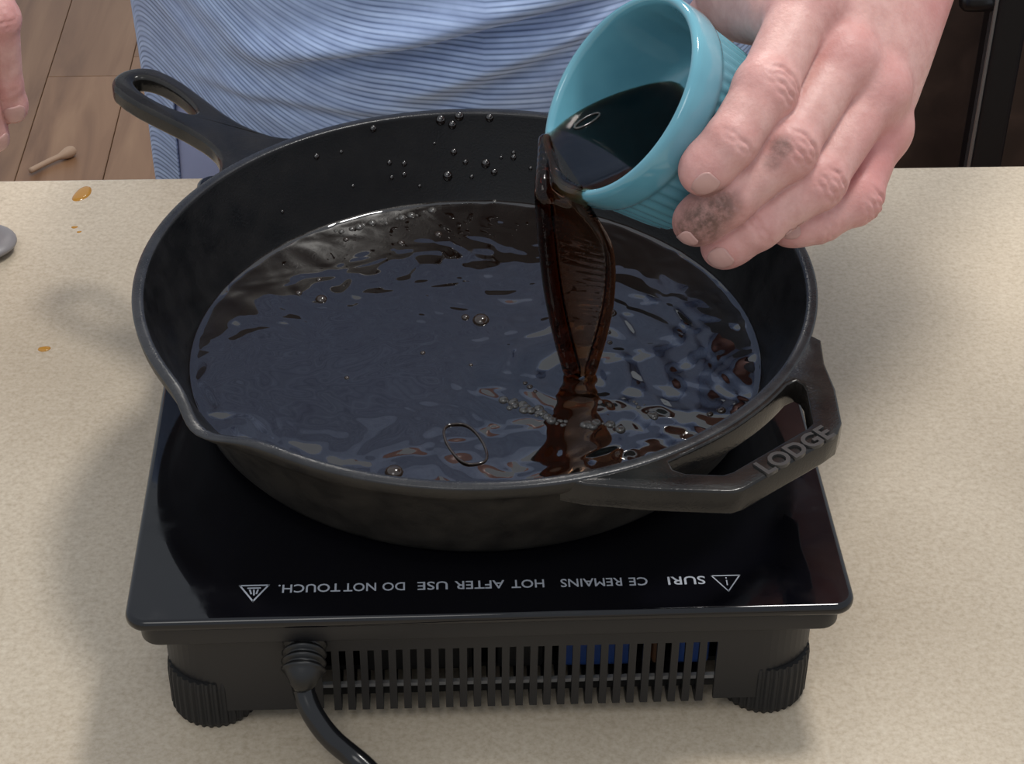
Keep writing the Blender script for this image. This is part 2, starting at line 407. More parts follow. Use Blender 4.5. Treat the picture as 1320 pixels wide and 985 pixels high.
P0 = on_y(415, 870, Y1); P1 = on_y(922, 866, Y1); vx0, vx1 = P0[0], P1[0]
VT = on_y(660, 834, Y1)[2]
# walls of the lower housing: rounded corners, open vent at the viewer's side
def wall_strip(name, path, z0, z1, t, mat):
    P = np.asarray(path, float); n = len(P); T = np.gradient(P, axis=0); T /= np.linalg.norm(T, axis=1)[:, None]
    N = np.stack([-T[:, 1], T[:, 0]], 1); V = []; Fc = []
    for i in range(n):
        for q_, z in ((P[i], z0), (P[i], z1), (P[i] + N[i] * t, z1), (P[i] + N[i] * t, z0)): V.append((q_[0], q_[1], z))
    for i in range(n - 1):
        for k in range(4): Fc.append((i * 4 + k, (i + 1) * 4 + k, (i + 1) * 4 + (k + 1) % 4, i * 4 + (k + 1) % 4))
    Fc += [(0, 1, 2, 3), tuple(4 * (n - 1) + k for k in (3, 2, 1, 0))]
    o = mesh_obj(name, V, Fc, mat, smooth=False)
    return o
rr = 0.024
path = [(vx1, Y1), (0.1, Y1)]
ring = rrect(-XI, XI, Y1, D - 0.008, rr, 12)
br = ring[39:52]; tr = ring[0:13]; tl = ring[13:26]; bl = ring[26:39]
path = [(vx1, Y1), (vx1 + 0.005, Y1)] + br + tr + tl + bl + [(vx0 - 0.005, Y1), (vx0, Y1)]
rel(wall_strip('housing', path, ZB, ZT, 0.0022, M_PLASTIC), ck)
rel(bm_obj('housing_panel_above_vent', box_bm(vx0, vx1, Y1, Y1 + 0.0022, VT, ZT), M_PLASTIC), ck)
rel(bm_obj('housing_floor', box_bm(-XI + 0.003, XI - 0.003, Y1 + 0.022, D - 0.012, ZB + 0.0005, ZB + 0.003), M_DARK_IN), ck)
ZL = on_y(660, 877, Y1 + 0.006)[2]
rel(bm_obj('inner_lower_panel', box_bm(vx0 - 0.001, vx1 + 0.001, Y1 + 0.0075, Y1 + 0.009, ZB + 0.0005, ZL - 0.001), M_DARK_IN), ck)
rel(bm_obj('inner_back', box_bm(vx0 - 0.01, vx1 + 0.01, Y1 + 0.045, Y1 + 0.047, ZB + 0.0032, ZT), M_DARK_IN), ck)
rel(bm_obj('inner_ledge', box_bm(vx0 - 0.002, vx1 + 0.002, Y1 + 0.0052, Y1 + 0.0072, ZL - 0.0009, ZL + 0.0009), M_BOARD), ck)
for (xa, xb, mt, nm) in ((722, 815, M_BLUE, 'blue_coil_box'), (868, 912, M_BLUE, 'blue_coil_box'), (838, 850, M_COPPER, 'brown_coil'), (640, 700, M_RUBBER, 'grey_block'), (470, 610, M_RUBBER, 'grey_block')):
    a_ = on_y(xa, 860, Y1 + 0.014)[0]; b_ = on_y(xb, 860, Y1 + 0.014)[0]
    rel(bm_obj(nm, box_bm(a_, b_, Y1 + 0.012, Y1 + 0.03, ZL + 0.001, VT + (0.0 if mt is not M_RUBBER else -0.008), 0.002, 2), mt), ck)
# slats of the vent: comb teeth that reach under the body
NS = 27; pitch = (vx1 - vx0) / (NS + 1)
sb = bmesh.new(); sw = 0.0031
prof = [(0, VT + 0.001), (0, ZB - 0.0015), (0.0035, ZB - 0.0035), (0.026, ZB - 0.0035), (0.026, ZB + 0.001), (0.0045, ZB + 0.001), (0.0028, ZB + 0.003), (0.0022, VT + 0.001)]
vsl = [sb.verts.new((-sw / 2, y, z)) for y, z in prof]; vsr = [sb.verts.new((sw / 2, y, z)) for y, z in prof]
sb.faces.new(vsl); sb.faces.new(list(reversed(vsr)))
for k in range(len(prof)): sb.faces.new((vsl[k], vsr[k], vsr[(k + 1) % len(prof)], vsl[(k + 1) % len(prof)]))
bmesh.ops.recalc_face_normals(sb, faces=sb.faces)
slat_me = bpy.data.meshes.new('vent_slat'); sb.to_mesh(slat_me); sb.free(); slat_me.materials.append(M_PLASTIC)
for k in range(NS):
    o = bpy.data.objects.new('vent_slat', slat_me); COL.objects.link(o); o.location = (vx0 + pitch * (k + 1), Y1 + 0.0002, 0); rel(o, ck)
# feet: ribbed pads under the four corners
def foot_mesh(R0, z0, z1):
    V = []; Fc = []; n = 136; lv = [(z0, 0.93), (z0 + 0.003, 1.0), (z1 - 0.004, 1.0), (z1, 0.97)]
    for z, s in lv:
        for k in range(n):
            a = 2 * math.pi * k / n; rr_ = R0 * s * (1.0 if k % 4 < 2 else 0.955); V.append((rr_ * math.cos(a), rr_ * math.sin(a), z))
    for i in range(3):
        for k in range(n): Fc.append((i * n + k, i * n + (k + 1) % n, (i + 1) * n + (k + 1) % n, (i + 1) * n + k))
    Fc.append(tuple(range(n - 1, -1, -1))); Fc.append(tuple(3 * n + k for k in range(n)))
    me = bpy.data.meshes.new('foot'); me.from_pydata(V, [], Fc); me.materials.append(M_RUBBER); return me
fm = foot_mesh(0.0192, 0.0, 0.0260)
for fx, fy in ((-0.1172, Y1 + 0.0178), (0.1172, Y1 + 0.0178), (-0.1172, D - 0.03), (0.1172, D - 0.03)):
    o = bpy.data.objects.new('foot', fm); COL.objects.link(o); o.location = (fx, fy, 0); rel(o, ck)
# cord with its grommet
g0 = on_y(394, 842, Y1)
cord = empty('power_cord', (g0[0], g0[1], g0[2])); cord.empty_display_size = 0.01
e1 = on_z(466, 985, 0.0085)
cpts = [np.array([g0[0], Y1 + 0.004, g0[2] + 0.005]), np.array([g0[0] - 0.0006, Y1 - 0.012, g0[2] - 0.001]), on_z(390, 884, 0.034), on_z(402, 918, 0.026), on_z(427, 952, 0.017), e1, e1 + np.array([0.024, -0.024, -0.0043]), e1 + np.array([0.09, -0.07, -0.0043]), e1 + np.array([0.22, -0.10, -0.0043]), e1 + np.array([0.5, -0.13, -0.0043]), e1 + np.array([0.9, -0.22, -0.0043])]
P = spline(cpts, 124); P[:, 2] = np.maximum(P[:, 2], 0.0042)
V, Fc = tube(P, [0.0046] * len(P), 18)
cm = mesh_obj('cable', V, Fc, M_CORD)
bpy.data.objects.remove(cord)
rel(cm, ck); cm.name = 'power_cord'; cm['label'] = 'thick glossy black power cord'
gp = spline(P[[0, 2, 4, 6, 8, 10, 12, 14, 16]], 40)
V, Fc = tube(gp, [0.0082 + 0.0011 * math.cos(i * 1.05) if i < 26 else 0.0082 - (i - 26) * 0.00023 for i in range(40)], 22)
rel(mesh_obj('cord_grommet', V, Fc, M_GROMMET), ck)
# printed mark on the housing band
for k in range(5):
    a_ = on_y(668 + k * 5.4, 808 + random.uniform(-1, 1), 0.0034)
    rel(bm_obj('printed_mark', box_bm(a_[0], a_[0] + 0.0013, 0.0033, 0.0036, a_[2] - 0.0005, a_[2] + 0.0005), M_PRINT), ck)
# warning print on the glass, read from the far side
def word(s, pa, pb, py):
    """pa = picture x where the word starts (right), pb = where it ends (left)"""
    o = text_mesh('warning_word', s, M_PRINT, None, 0.0068, 0.00003, 0.00006)
    lo, hi = mesh_bounds(o)
    a = on_z(pa, py, HG); b_ = on_z(pb, py + (pa - pb) * 0.021, HG)
    sx = (a[0] - b_[0]) / (hi[0] - lo[0])
    for v in o.data.vertices:
        v.co.x = -(v.co.x - lo[0]) * sx; v.co.y = -v.co.y
    o.location = (a[0], (a[1] + b_[1]) / 2, HG + 0.00006); rel(o, ck)
for s, pa, pb in (('SURI', 908, 860), ('CE', 834, 810), ('REMAINS', 801, 722), ('HOT', 701, 659), ('AFTER', 650, 586), ('USE', 577, 538), ('DO', 522, 493), ('NOT', 485, 443), ('TOUCH.', 439, 359)):
    word(s, pa, pb, 743 + (908 - pa) * 0.0205)
def strokes(name, segs, w, loc):
    b_ = bmesh.new()
    for (x0, y0), (x1, y1) in segs:
        d_ = unit((x1 - x0, y1 - y0)); nrm = np.array([-d_[1], d_[0]]) * w / 2
        q4 = [np.array([x0, y0]) - d_ * w / 2 + nrm, np.array([x0, y0]) - d_ * w / 2 - nrm, np.array([x1, y1]) + d_ * w / 2 - nrm, np.array([x1, y1]) + d_ * w / 2 + nrm]
        lo_ = [b_.verts.new((q_[0], q_[1], 0)) for q_ in q4]; up = [b_.verts.new((q_[0], q_[1], 0.00006)) for q_ in q4]
        b_.faces.new(up); b_.faces.new(list(reversed(lo_)))
        for k in range(4): b_.faces.new((lo_[k], lo_[(k + 1) % 4], up[(k + 1) % 4], up[k]))
    bmesh.ops.recalc_face_normals(b_, faces=b_.faces)
    o = bm_obj(name, b_, M_PRINT); o.location = loc; rel(o, ck); return o
tl_ = on_z(327, 764, HG); tr_ = on_z(937, 751, HG)
tri = [((-0.0058, 0.0042), (0.0058, 0.0042)), ((0.0058, 0.0042), (0, -0.0052)), ((0, -0.0052), (-0.0058, 0.0042))]
strokes('heat_warning_triangle', tri + [((-0.0024, 0.0026), (0.0024, 0.0026)), ((-0.0016, 0.0014), (-0.0010, -0.0006)), ((0.0000, 0.0014), (0.0002, -0.0014)), ((0.0016, 0.0014), (0.0012, -0.0006))], 0.0007, (tl_[0], tl_[1], HG + 0.00003))
strokes('caution_triangle', tri + [((0, -0.0014), (0, 0.0012)), ((0, 0.0026), (0, 0.0028))], 0.0005, (tr_[0], tr_[1], HG + 0.00003))

# ------------------------------------------------------------------ skillet
PX, PY = -0.0019, 0.1634; ZR = 0.12492; RO = 0.1535; HP = ZR - HG
sk = empty('skillet', (PX, PY, HG))
tag(sk, 'black cast iron skillet full of dark sauce on the cooktop', 'skillet')
AH = math.radians(133.3)
def spout(a):
    s = 0
    for c0 in (AH - math.pi / 2, AH + math.pi / 2):
        d_ = (a - c0 + math.pi) % (2 * math.pi) - math.pi
        s += math.exp(-(d_ / 0.115) ** 2)
    return s
prof = []   # (r, z, weight for spout) from outside bottom, over the rim, to inside centre
for r_, z_ in ((0.0, 0.0006), (0.06, 0.0006), (0.118, 0.0006), (0.1225, 0.0), (0.1262, 0.0012), (0.1290, 0.0052), (0.1312, 0.0115), (0.1352, 0.021), (0.1405, 0.033), (0.1455, 0.0435), (0.1478, 0.0478), (0.1512, 0.0500), (0.1526, 0.0520), (0.1532, 0.0548), (0.1534, 0.0568), (0.15305, 0.0574), (0.1524, 0.0577), (0.1500, 0.0577), (0.1488, 0.0576), (0.1482, 0.0571), (0.1478, 0.0558), (0.1465, 0.0515), (0.1445, 0.046), (0.1412, 0.037), (0.1370, 0.0265), (0.1333, 0.0175), (0.1300, 0.0105), (0.1265, 0.0066), (0.121, 0.0052), (0.06, 0.005), (0.0, 0.005)):
    prof.append((r_, z_))
NSEG = 256; V = []; Fc = []
for k in range(NSEG):
    a = 2 * math.pi * k / NSEG; sp = spout(a)
    for r_, z_ in prof:
        w_ = max(0, (z_ - 0.028) / 0.0297); w_ = w_ * w_
        rr_ = r_ + 0.0075 * sp * w_; zz = z_ - 0.0040 * sp * w_ * w_
        V.append((rr_ * math.cos(a), rr_ * math.sin(a), zz))
m_ = len(prof)
for k in range(NSEG):
    k2 = (k + 1) % NSEG
    for j in range(m_ - 1):
        if j == 0: Fc.append((k * m_, k2 * m_ + 1, k * m_ + 1))
        elif j == m_ - 2: Fc.append((k * m_ + j, k2 * m_ + j, k * m_ + j + 1))
        else: Fc.append((k * m_ + j, k2 * m_ + j, k2 * m_ + j + 1, k * m_ + j + 1))
o = mesh_obj('pan_body', V, Fc, M_IRON, sk)
o.data.materials.append(M_IRON_OUT); o.data.materials.append(M_IRON_RIM)
o.data.polygons.foreach_set('material_index', [1 if i % (m_ - 1) < 14 else 2 if i % (m_ - 1) < 19 else 0 for i in range(len(Fc))])
bmx = bmesh.new(); bmx.from_mesh(o.data); bmesh.ops.remove_doubles(bmx, verts=bmx.verts, dist=1e-6); bmesh.ops.recalc_face_normals(bmx, faces=bmx.faces); bmx.to_mesh(o.data); bmx.free()
# long handle
def hw(u):
    us = [0.1495, 0.155, 0.162, 0.170, 0.180, 0.195, 0.212, 0.230, 0.242, 0.250]
    ws = [0.0300, 0.0225, 0.0168, 0.0137, 0.0122, 0.0124, 0.0142, 0.0160, 0.0160, 0.0146]
    return np.interp(u, us, ws)
outer = []
ue = 0.2485
for u in np.linspace(0.1497, ue, 26): outer.append((u, hw(u)))
for a in np.linspace(75, -75, 18):
    outer.append((ue - 0.003 + 0.0165 * math.cos(math.radians(a)) * 1.0, 0.0152 * math.sin(math.radians(a)) / math.sin(math.radians(75)) * 0.98))
for u in np.linspace(ue, 0.1497, 26): outer.append((u, -hw(u)))
hole = []
for k in range(40):
    a = 2 * math.pi * k / 40; cx_ = 0.2275 + 0.0240 * math.cos(a)
    w_ = -0.0008 + 0.0075 * math.sin(a) * (0.55 + 0.45 * (math.cos(a) * 0.5 + 0.5) ** 0.7) * 1.05
    hole.append((cx_, w_))
hd = outline_mesh('handle', outer, [hole], 0.0100, HP - 0.0004, 0.0026, M_IRON_HANDLE, sk, 4)
for v in hd.data.vertices:
    t_ = max(0, v.co.x - 0.155); v.co.z += -0.15 * t_ * t_ * 0 + 0.048 * t_ - (0.0015 * max(0, 1 - (v.co.x - 0.15) / 0.02) if v.co.x < 0.17 else 0)
hd.rotation_euler = (0, 0, AH)
hd.data.polygons.foreach_set('use_smooth', [True] * len(hd.data.polygons))
def sharp(o, ang=35):
    md = o.modifiers.new('e', 'EDGE_SPLIT'); md.split_angle = math.radians(ang)
sharp(hd, 30)
# assist handle
ao = [(.0364, .0124), (.0600, .0085), (.0886, .0059), (.0935, .0056), (.0978, .0072), (.1347, .0355), (.1405, .0408), (.1436, .0480), (.1451, .0705), (.1438, .0890), (.1452, .1060)]
ao = [(x - PX, y - PY) for x, y in ao]
for a in np.radians(np.linspace(-20, -79, 24)): ao.append((0.1505 * math.cos(a), 0.1505 * math.sin(a)))
ah = [(.0703, .0252), (.0716, .0203), (.0760, .0178), (.0905, .0165), (.0945, .0180), (.1290, .0450), (.1312, .0480), (.1326, .0700), (.1318, .0745), (.1296, .0770)]
ah = [(x - PX, y - PY) for x, y in ah]
for a in np.radians(np.linspace(-35, -60, 14)): ah.append((0.1553 * math.cos(a), 0.1553 * math.sin(a)))
asst = outline_mesh('assist_handle', ao, [ah], 0.0118, HP - 0.0006, 0.0012, M_IRON_HANDLE, sk, 2)
asst.data.polygons.foreach_set('use_smooth', [True] * len(asst.data.polygons)); sharp(asst, 30)
lt = text_mesh('raised_letters', 'LODGE', M_LETTER, asst, 0.0116, 0.0008, 0.0003)
lo, hi = mesh_bounds(lt); sx = 0.0395 / (hi[0] - lo[0])
for v in lt.data.vertices: v.co.x = (v.co.x - lo[0]) * sx
q = on_z(990, 612, ZR)
lt.location = (q[0] - PX, q[1] - PY, HP - 0.0004); lt.rotation_euler = (0, 0, math.radians(37.7))
lt['label'] = 'raised cast lettering on the assist handle'

def wall_r(z):   # inner wall radius over height above the glass
    zs = [0.0052, 0.0066, 0.0105, 0.0175, 0.0265, 0.037, 0.046, 0.0515, 0.0571]; rs_ = [0.121, 0.1265, 0.13, 0.1333, 0.137, 0.1412, 0.1445, 0.1465, 0.1482]
    return np.interp(z, zs, rs_)

# ------------------------------------------------------------------ sauce in the skillet
ZS = HG + 0.0140
HX, HY = on_z(748, 482, ZS)[:2]
kx = RNG.normal(size=(46, 2)); kx /= np.linalg.norm(kx, axis=1)[:, None]; lam = 0.006 + 0.020 * RNG.rand(46) ** 1.5
kp = RNG.rand(46) * 6.28
cell = RNG.rand(60, 2)
def sauce_h(x, y):
    x = np.asarray(x); y = np.asarray(y); h = np.zeros_like(x)
    wx = x + 0.004 * np.sin(y * 90 + 1.3) + 0.002 * np.sin(x * 210 + y * 60); wy = y + 0.004 * np.sin(x * 75 + 0.4) + 0.002 * np.sin(y * 190 - x * 80)
    for i in range(46):
        h += lam[i] * np.sin(2 * np.pi / lam[i] * (wx * kx[i, 0] + wy * kx[i, 1]) + kp[i])
    h *= 0.0021
    # calm patch at the viewer's left
    cx_, cy_ = on_z(430, 500, ZS)[:2]
    calm = np.exp(-(((x - cx_) / 0.062) ** 2 + ((y - cy_) / 0.050) ** 2) ** 1.5)
    far = 1 / (1 + np.exp(-(np.hypot(x - HX, y - HY) - 0.025) / 0.012))
    h = h * (1 - 0.90 * calm)
    d_ = np.hypot(x - HX, y - HY)
    h += 0.0011 * np.cos(2 * np.pi * (d_ - 0.006) / 0.017) * np.exp(-d_ / 0.022) - 0.0018 * np.exp(-(d_ / 0.009) ** 2)
    # wash running to the right of the impact
    h += 0.0008 * np.exp(-((y - HY + 0.018 + 0.25 * (x - HX)) / 0.0045) ** 2) * np.exp(-((x - HX - 0.03) / 0.035) ** 2)
    return h
NR, NA = 170, 380; R_S = wall_r(0.0140) + 0.0004
V = [(0, 0, float(sauce_h(np.array([PX]), np.array([PY]))[0]))]; Fc = []
for i in range(1, NR + 1):
    t_ = i / NR; rr_ = R_S * t_; aa = 2 * np.pi * np.arange(NA) / NA
    x = rr_ * np.cos(aa); y = rr_ * np.sin(aa); h = sauce_h(x + PX, y + PY)
    edge = max(0, (t_ - 0.975) / 0.025); h = h * (1 - 0.6 * edge) + 0.0012 * edge ** 2
    V += list(zip(x, y, h))
for k in range(NA): Fc.append((0, 1 + k, 1 + (k + 1) % NA))
for i in range(NR - 1):
    for k in range(NA):
        a_ = 1 + i * NA; b_ = a_ + NA; k2 = (k + 1) % NA; Fc.append((a_ + k, b_ + k, b_ + k2, a_ + k2))
nb_ = len(V); rb_ = wall_r(0.0075) + 0.0002
V += [(rb_ * math.cos(2 * math.pi * k / NA), rb_ * math.sin(2 * math.pi * k / NA), -0.0085) for k in range(NA)] + [(0, 0, -0.0085)]
a_ = 1 + (NR - 1) * NA
for k in range(NA):
    k2 = (k + 1) % NA; Fc.append((a_ + k, nb_ + k, nb_ + k2, a_ + k2)); Fc.append((nb_ + k2, nb_ + k, nb_ + NA))
pool = mesh_obj('sauce_pool', V, Fc, M_SAUCE); pool.location = (PX, PY, ZS)
tag(pool, 'pool of rippling dark brown sauce filling the skillet', 'sauce')
def dome_mesh(name, n=14, rings=6):
    V = []; Fc = []
    for i in range(rings):
        ph = math.pi / 2 * i / rings
        for k in range(n): V.append((math.cos(ph) * math.cos(2 * math.pi * k / n), math.cos(ph) * math.sin(2 * math.pi * k / n), math.sin(ph)))
    V.append((0, 0, 1))
    for i in range(rings - 1):
        for k in range(n): Fc.append((i * n + k, i * n + (k + 1) % n, (i + 1) * n + (k + 1) % n, (i + 1) * n + k))
    for k in range(n): Fc.append(((rings - 1) * n + k, (rings - 1) * n + (k + 1) % n, rings * n))
    Fc.append(tuple(range(n - 1, -1, -1)))
    me = bpy.data.meshes.new(name); me.from_pydata(V, [], Fc); me.polygons.foreach_set('use_smooth', [True] * len(me.polygons)); return me
dome = dome_mesh('bubble'); dome.materials.append(M_BUBBLE)
dome2 = dome_mesh('foam_bubble'); dome2.materials.append(M_FOAM)
def bubble(px, py, r, sx=1, sy=1, rot=0, h=0.8, foamy=False):
    q_ = on_z(px, py, ZS); o = bpy.data.objects.new('foam_bubble' if foamy else 'bubble', dome2 if foamy else dome); COL.objects.link(o); o.parent = pool
    z = float(sauce_h(np.array([q_[0]]), np.array([q_[1]]))[0])
    o.location = (q_[0] - PX, q_[1] - PY, z - r * 0.15); o.scale = (r * sx, r * sy, r * h); o.rotation_euler = (0, 0, rot)
for px, py, r in ((414, 386, .0030), (508, 609, .0042), (385, 378, .0018), (411, 361, .0015), (446, 309, .0016), (565, 302, .0022), (517, 313, .002), (620, 413, .0042), (600, 409, .002), (788, 404, .0028), (775, 435, .0018), (784, 428, .0015), (786, 441, .0014), (447, 487, .0012), (737, 484, .0015), (930, 530, .0022), (915, 535, .0016), (677, 494, .0012), (683, 499, .0015), (690, 505, .001), (545, 455, .0013), (607, 470, .001)):
    bubble(px, py, r)
rb = random.Random(3)
def foam(x0, y0, x1, y1, n, spread):
    for k in range(n):
        t_ = (k + rb.random()) / n; bubble(x0 + (x1 - x0) * t_ + rb.gauss(0, spread), y0 + (y1 - y0) * t_ + rb.gauss(0, spread * .7), rb.choice((.0005, .0008, .0011, .0016, .0024)), foamy=True)
foam(652, 516, 728, 547, 44, 3.6); foam(752, 549, 795, 548, 14, 4); foam(815, 520, 848, 540, 10, 4)
foam(625, 258, 668, 252, 20, 5); foam(430, 300, 560, 272, 16, 1.5)
# long flat bubble: raised rim ring
ringp = []
for k in range(60):
    a = 2 * math.pi * k / 60
    q_ = on_z(600 + 27 * math.cos(a) + 7 * math.sin(a), 573 + 26 * math.sin(a) + 9 * math.cos(a) * abs(math.cos(a)), ZS)
    ringp.append((q_[0] - PX, q_[1] - PY, 0.0003))
ringp.append(ringp[0]); V, Fc = tube(ringp, [0.0006] * 61, 8, False)
mesh_obj('bubble_film', V, Fc, M_BUBBLE, pool)

# beads on the inner wall of the skillet
def on_wall(px, py):
    r_ = ray(px, py); best = None
    for t_ in np.linspace(0.75, 1.35, 2400):
        X = CAM + r_ * t_; z = X[2] - HG; rr_ = math.hypot(X[0] - PX, X[1] - PY)
        if X[1] > PY and z < 0.0571 and rr_ >= wall_r(z): best = X; break
    return best
BEADS = {(568, 155): 'leftmost bead of the three clustered just below the far rim of the skillet',
    (592, 150): 'uppermost bead of the three clustered just below the far rim of the skillet',
    (583, 161): 'lowest bead of the three clustered just below the far rim of the skillet',
    (631, 152): 'lone sauce bead right of the three-bead cluster just below the far rim',
    (626, 211): 'large sauce bead halfway down the far skillet wall above the foam patch',
    (637, 222): 'sauce bead close below the large one halfway down the far skillet wall',
    (481, 166): 'lone sauce bead left of the three-bead cluster just below the far rim'}
bead_src = dome_mesh('sauce_bead', 12, 5); bead_src.materials.append(M_SAUCE)
for px, py, r in ((568, 155, .0026), (592, 150, .0024), (583, 161, .0022), (631, 152, .0021), (585, 196, .0018), (600, 209, .0015), (626, 211, .0024), (637, 222, .0018), (662, 203, .0016), (662, 197, .0012), (646, 203, .0010), (577, 227, .0026), (608, 228, .0012), (502, 210, .0014), (521, 211, .0015), (521, 225, .0014), (505, 229, .0012), (481, 166, .0018), (541, 240, .0010), (408, 202, .0016), (440, 196, .001), (364, 273, .0010), (560, 185, .0009), (684, 217, .0011), (455, 240, .001)):
    X = on_wall(px, py)
    if X is None: continue
    o = bpy.data.objects.new('sauce_bead', bead_src); COL.objects.link(o); o.location = X
    nrm = Vector((PX - X[0], PY - X[1], 0)).normalized(); nrm.z = 0.35
    o.rotation_euler = nrm.to_track_quat('Z', 'Y').to_euler(); o.scale = (r, r * 1.1, r * 0.75)
    tag(o, BEADS.get((px, py), 'small dark sauce bead clinging to the inner far wall of the skillet'), 'droplet', 'sauce beads on the skillet wall')

# ------------------------------------------------------------------ ramekin
CC = np.array([.0557, .1421, .225]); CN = unit([-.772, -.223, .595]); RC = 0.046; CH = 0.0505
b1 = unit(np.cross([0, 0, 1.0], CN)); b2 = np.cross(CN, b1)
Rot = Matrix(((b1[0], b2[0], CN[0]), (b1[1], b2[1], CN[1]), (b1[2], b2[2], CN[2])))
base_c = CC - CN * CH
prof = [(0.0, 0.0012, 0), (0.030, 0.0012, 0), (0.0365, 0.0, 0), (0.0398, 0.0008, 0.3), (0.0410, 0.0028, 1), (0.0420, 0.010, 1), (0.0428, 0.020, 1), (0.0435, 0.029, 1), (0.0437, 0.0315, 0.8), (0.0436, 0.0328, 0), (0.0452, 0.0345, 0), (0.0460, 0.0370, 0), (0.0462, 0.0420, 0), (0.0463, 0.0468, 0), (0.0459, 0.0491, 0), (0.0447, 0.0504, 0), (0.0432, 0.0504, 0), (0.0422, 0.0494, 0), (0.0416, 0.0475, 0), (0.0411, 0.040, 0), (0.0402, 0.025, 0), (0.0392, 0.012, 0), (0.0375, 0.0068, 0), (0.0340, 0.0050, 0), (0.02, 0.0046, 0), (0.0, 0.0046, 0)]
NSEG = 288; NF = 48; V = []; Fc = []; m_ = len(prof)
for k in range(NSEG):
    a = 2 * math.pi * k / NSEG
    for r_, z_, fl_ in prof:
        rr_ = r_ - fl_ * 0.0011 * (0.5 - 0.5 * math.cos(a * NF)) ** 1.6
        V.append((rr_ * math.cos(a), rr_ * math.sin(a), z_))
for k in range(NSEG):
    k2 = (k + 1) % NSEG
    for j in range(m_ - 1): Fc.append((k * m_ + j, k2 * m_ + j, k2 * m_ + j + 1, k * m_ + j + 1))
cup = mesh_obj('ramekin', V, Fc, M_CUP)
bmx = bmesh.new(); bmx.from_mesh(cup.data); bmesh.ops.remove_doubles(bmx, verts=bmx.verts, dist=1e-6); bmesh.ops.recalc_face_normals(bmx, faces=bmx.faces); bmx.to_mesh(cup.data); bmx.free()
cup.matrix_world = Matrix.Translation(Vector(base_c)) @ Rot.to_4x4()
tag(cup, 'teal glazed ramekin with a ribbed side, tipped by a hand over the skillet', 'ramekin')

# sauce being poured: what is left in the cup, and the falling stream
down = unit(-(np.array([0, 0, 1.0]) - CN[2] * CN))          # towards the lowest point of the rim
lip = CC + down * 0.0438 - CN * 0.0002
pour = empty('pouring_sauce', tuple(lip))
tag(pour, 'dark brown sauce running out of the teal ramekin in a falling sheet', 'sauce')
inner = [(0.0, 0.0044), (0.02, 0.0044), (0.0341, 0.0048), (0.0377, 0.0067), (0.0394, 0.012), (0.0404, 0.025), (0.0413, 0.040), (0.0419, 0.0475), (0.0425, 0.0496), (0.0435, 0.0507)]
bmx = bmesh.new(); n_ = 120; ringv = []
for r_, z_ in inner[1:]:
    ringv.append([bmx.verts.new(tuple(base_c + b1 * r_ * math.cos(2 * math.pi * k / n_) + b2 * r_ * math.sin(2 * math.pi * k / n_) + CN * z_)) for k in range(n_)])
for i in range(len(ringv) - 1):
    for k in range(n_): bmx.faces.new((ringv[i][k], ringv[i][(k + 1) % n_], ringv[i + 1][(k + 1) % n_], ringv[i + 1][k]))
bmx.faces.new(list(reversed(ringv[0]))); bmx.faces.new(ringv[-1])
zsurf = lip[2] + 0.0060
gm = bmesh.ops.bisect_plane(bmx, geom=list(bmx.verts) + list(bmx.edges) + list(bmx.faces), plane_co=(lip[0], lip[1], zsurf), plane_no=(-.14, -.06, 1), clear_outer=True)
bmesh.ops.holes_fill(bmx, edges=[e for e in bmx.edges if e.is_boundary], sides=0)
bmesh.ops.recalc_face_normals(bmx, faces=bmx.faces)
cs = bm_obj('cup_sauce', bmx, M_POUR); rel(cs, pour)
pn = np.array([-.14, -.06, 1.0]); pc = np.array([lip[0], lip[1], zsurf]); ringp = []
for k in range(41):
    a = 2 * math.pi * k / 40; r_ = ray(757 + 16 * math.cos(a) + 2 * math.sin(a), 156 - 9 * math.cos(a) + 4 * math.sin(a))
    ringp.append(CAM + r_ * (((pc - CAM) @ pn) / (r_ @ pn)) + np.array([0, 0, .0002]))
V, Fc = tube(ringp, [0.0005] * 41, 8, False)
rel(mesh_obj('bubble_film', V, Fc, M_FOAM), pour)

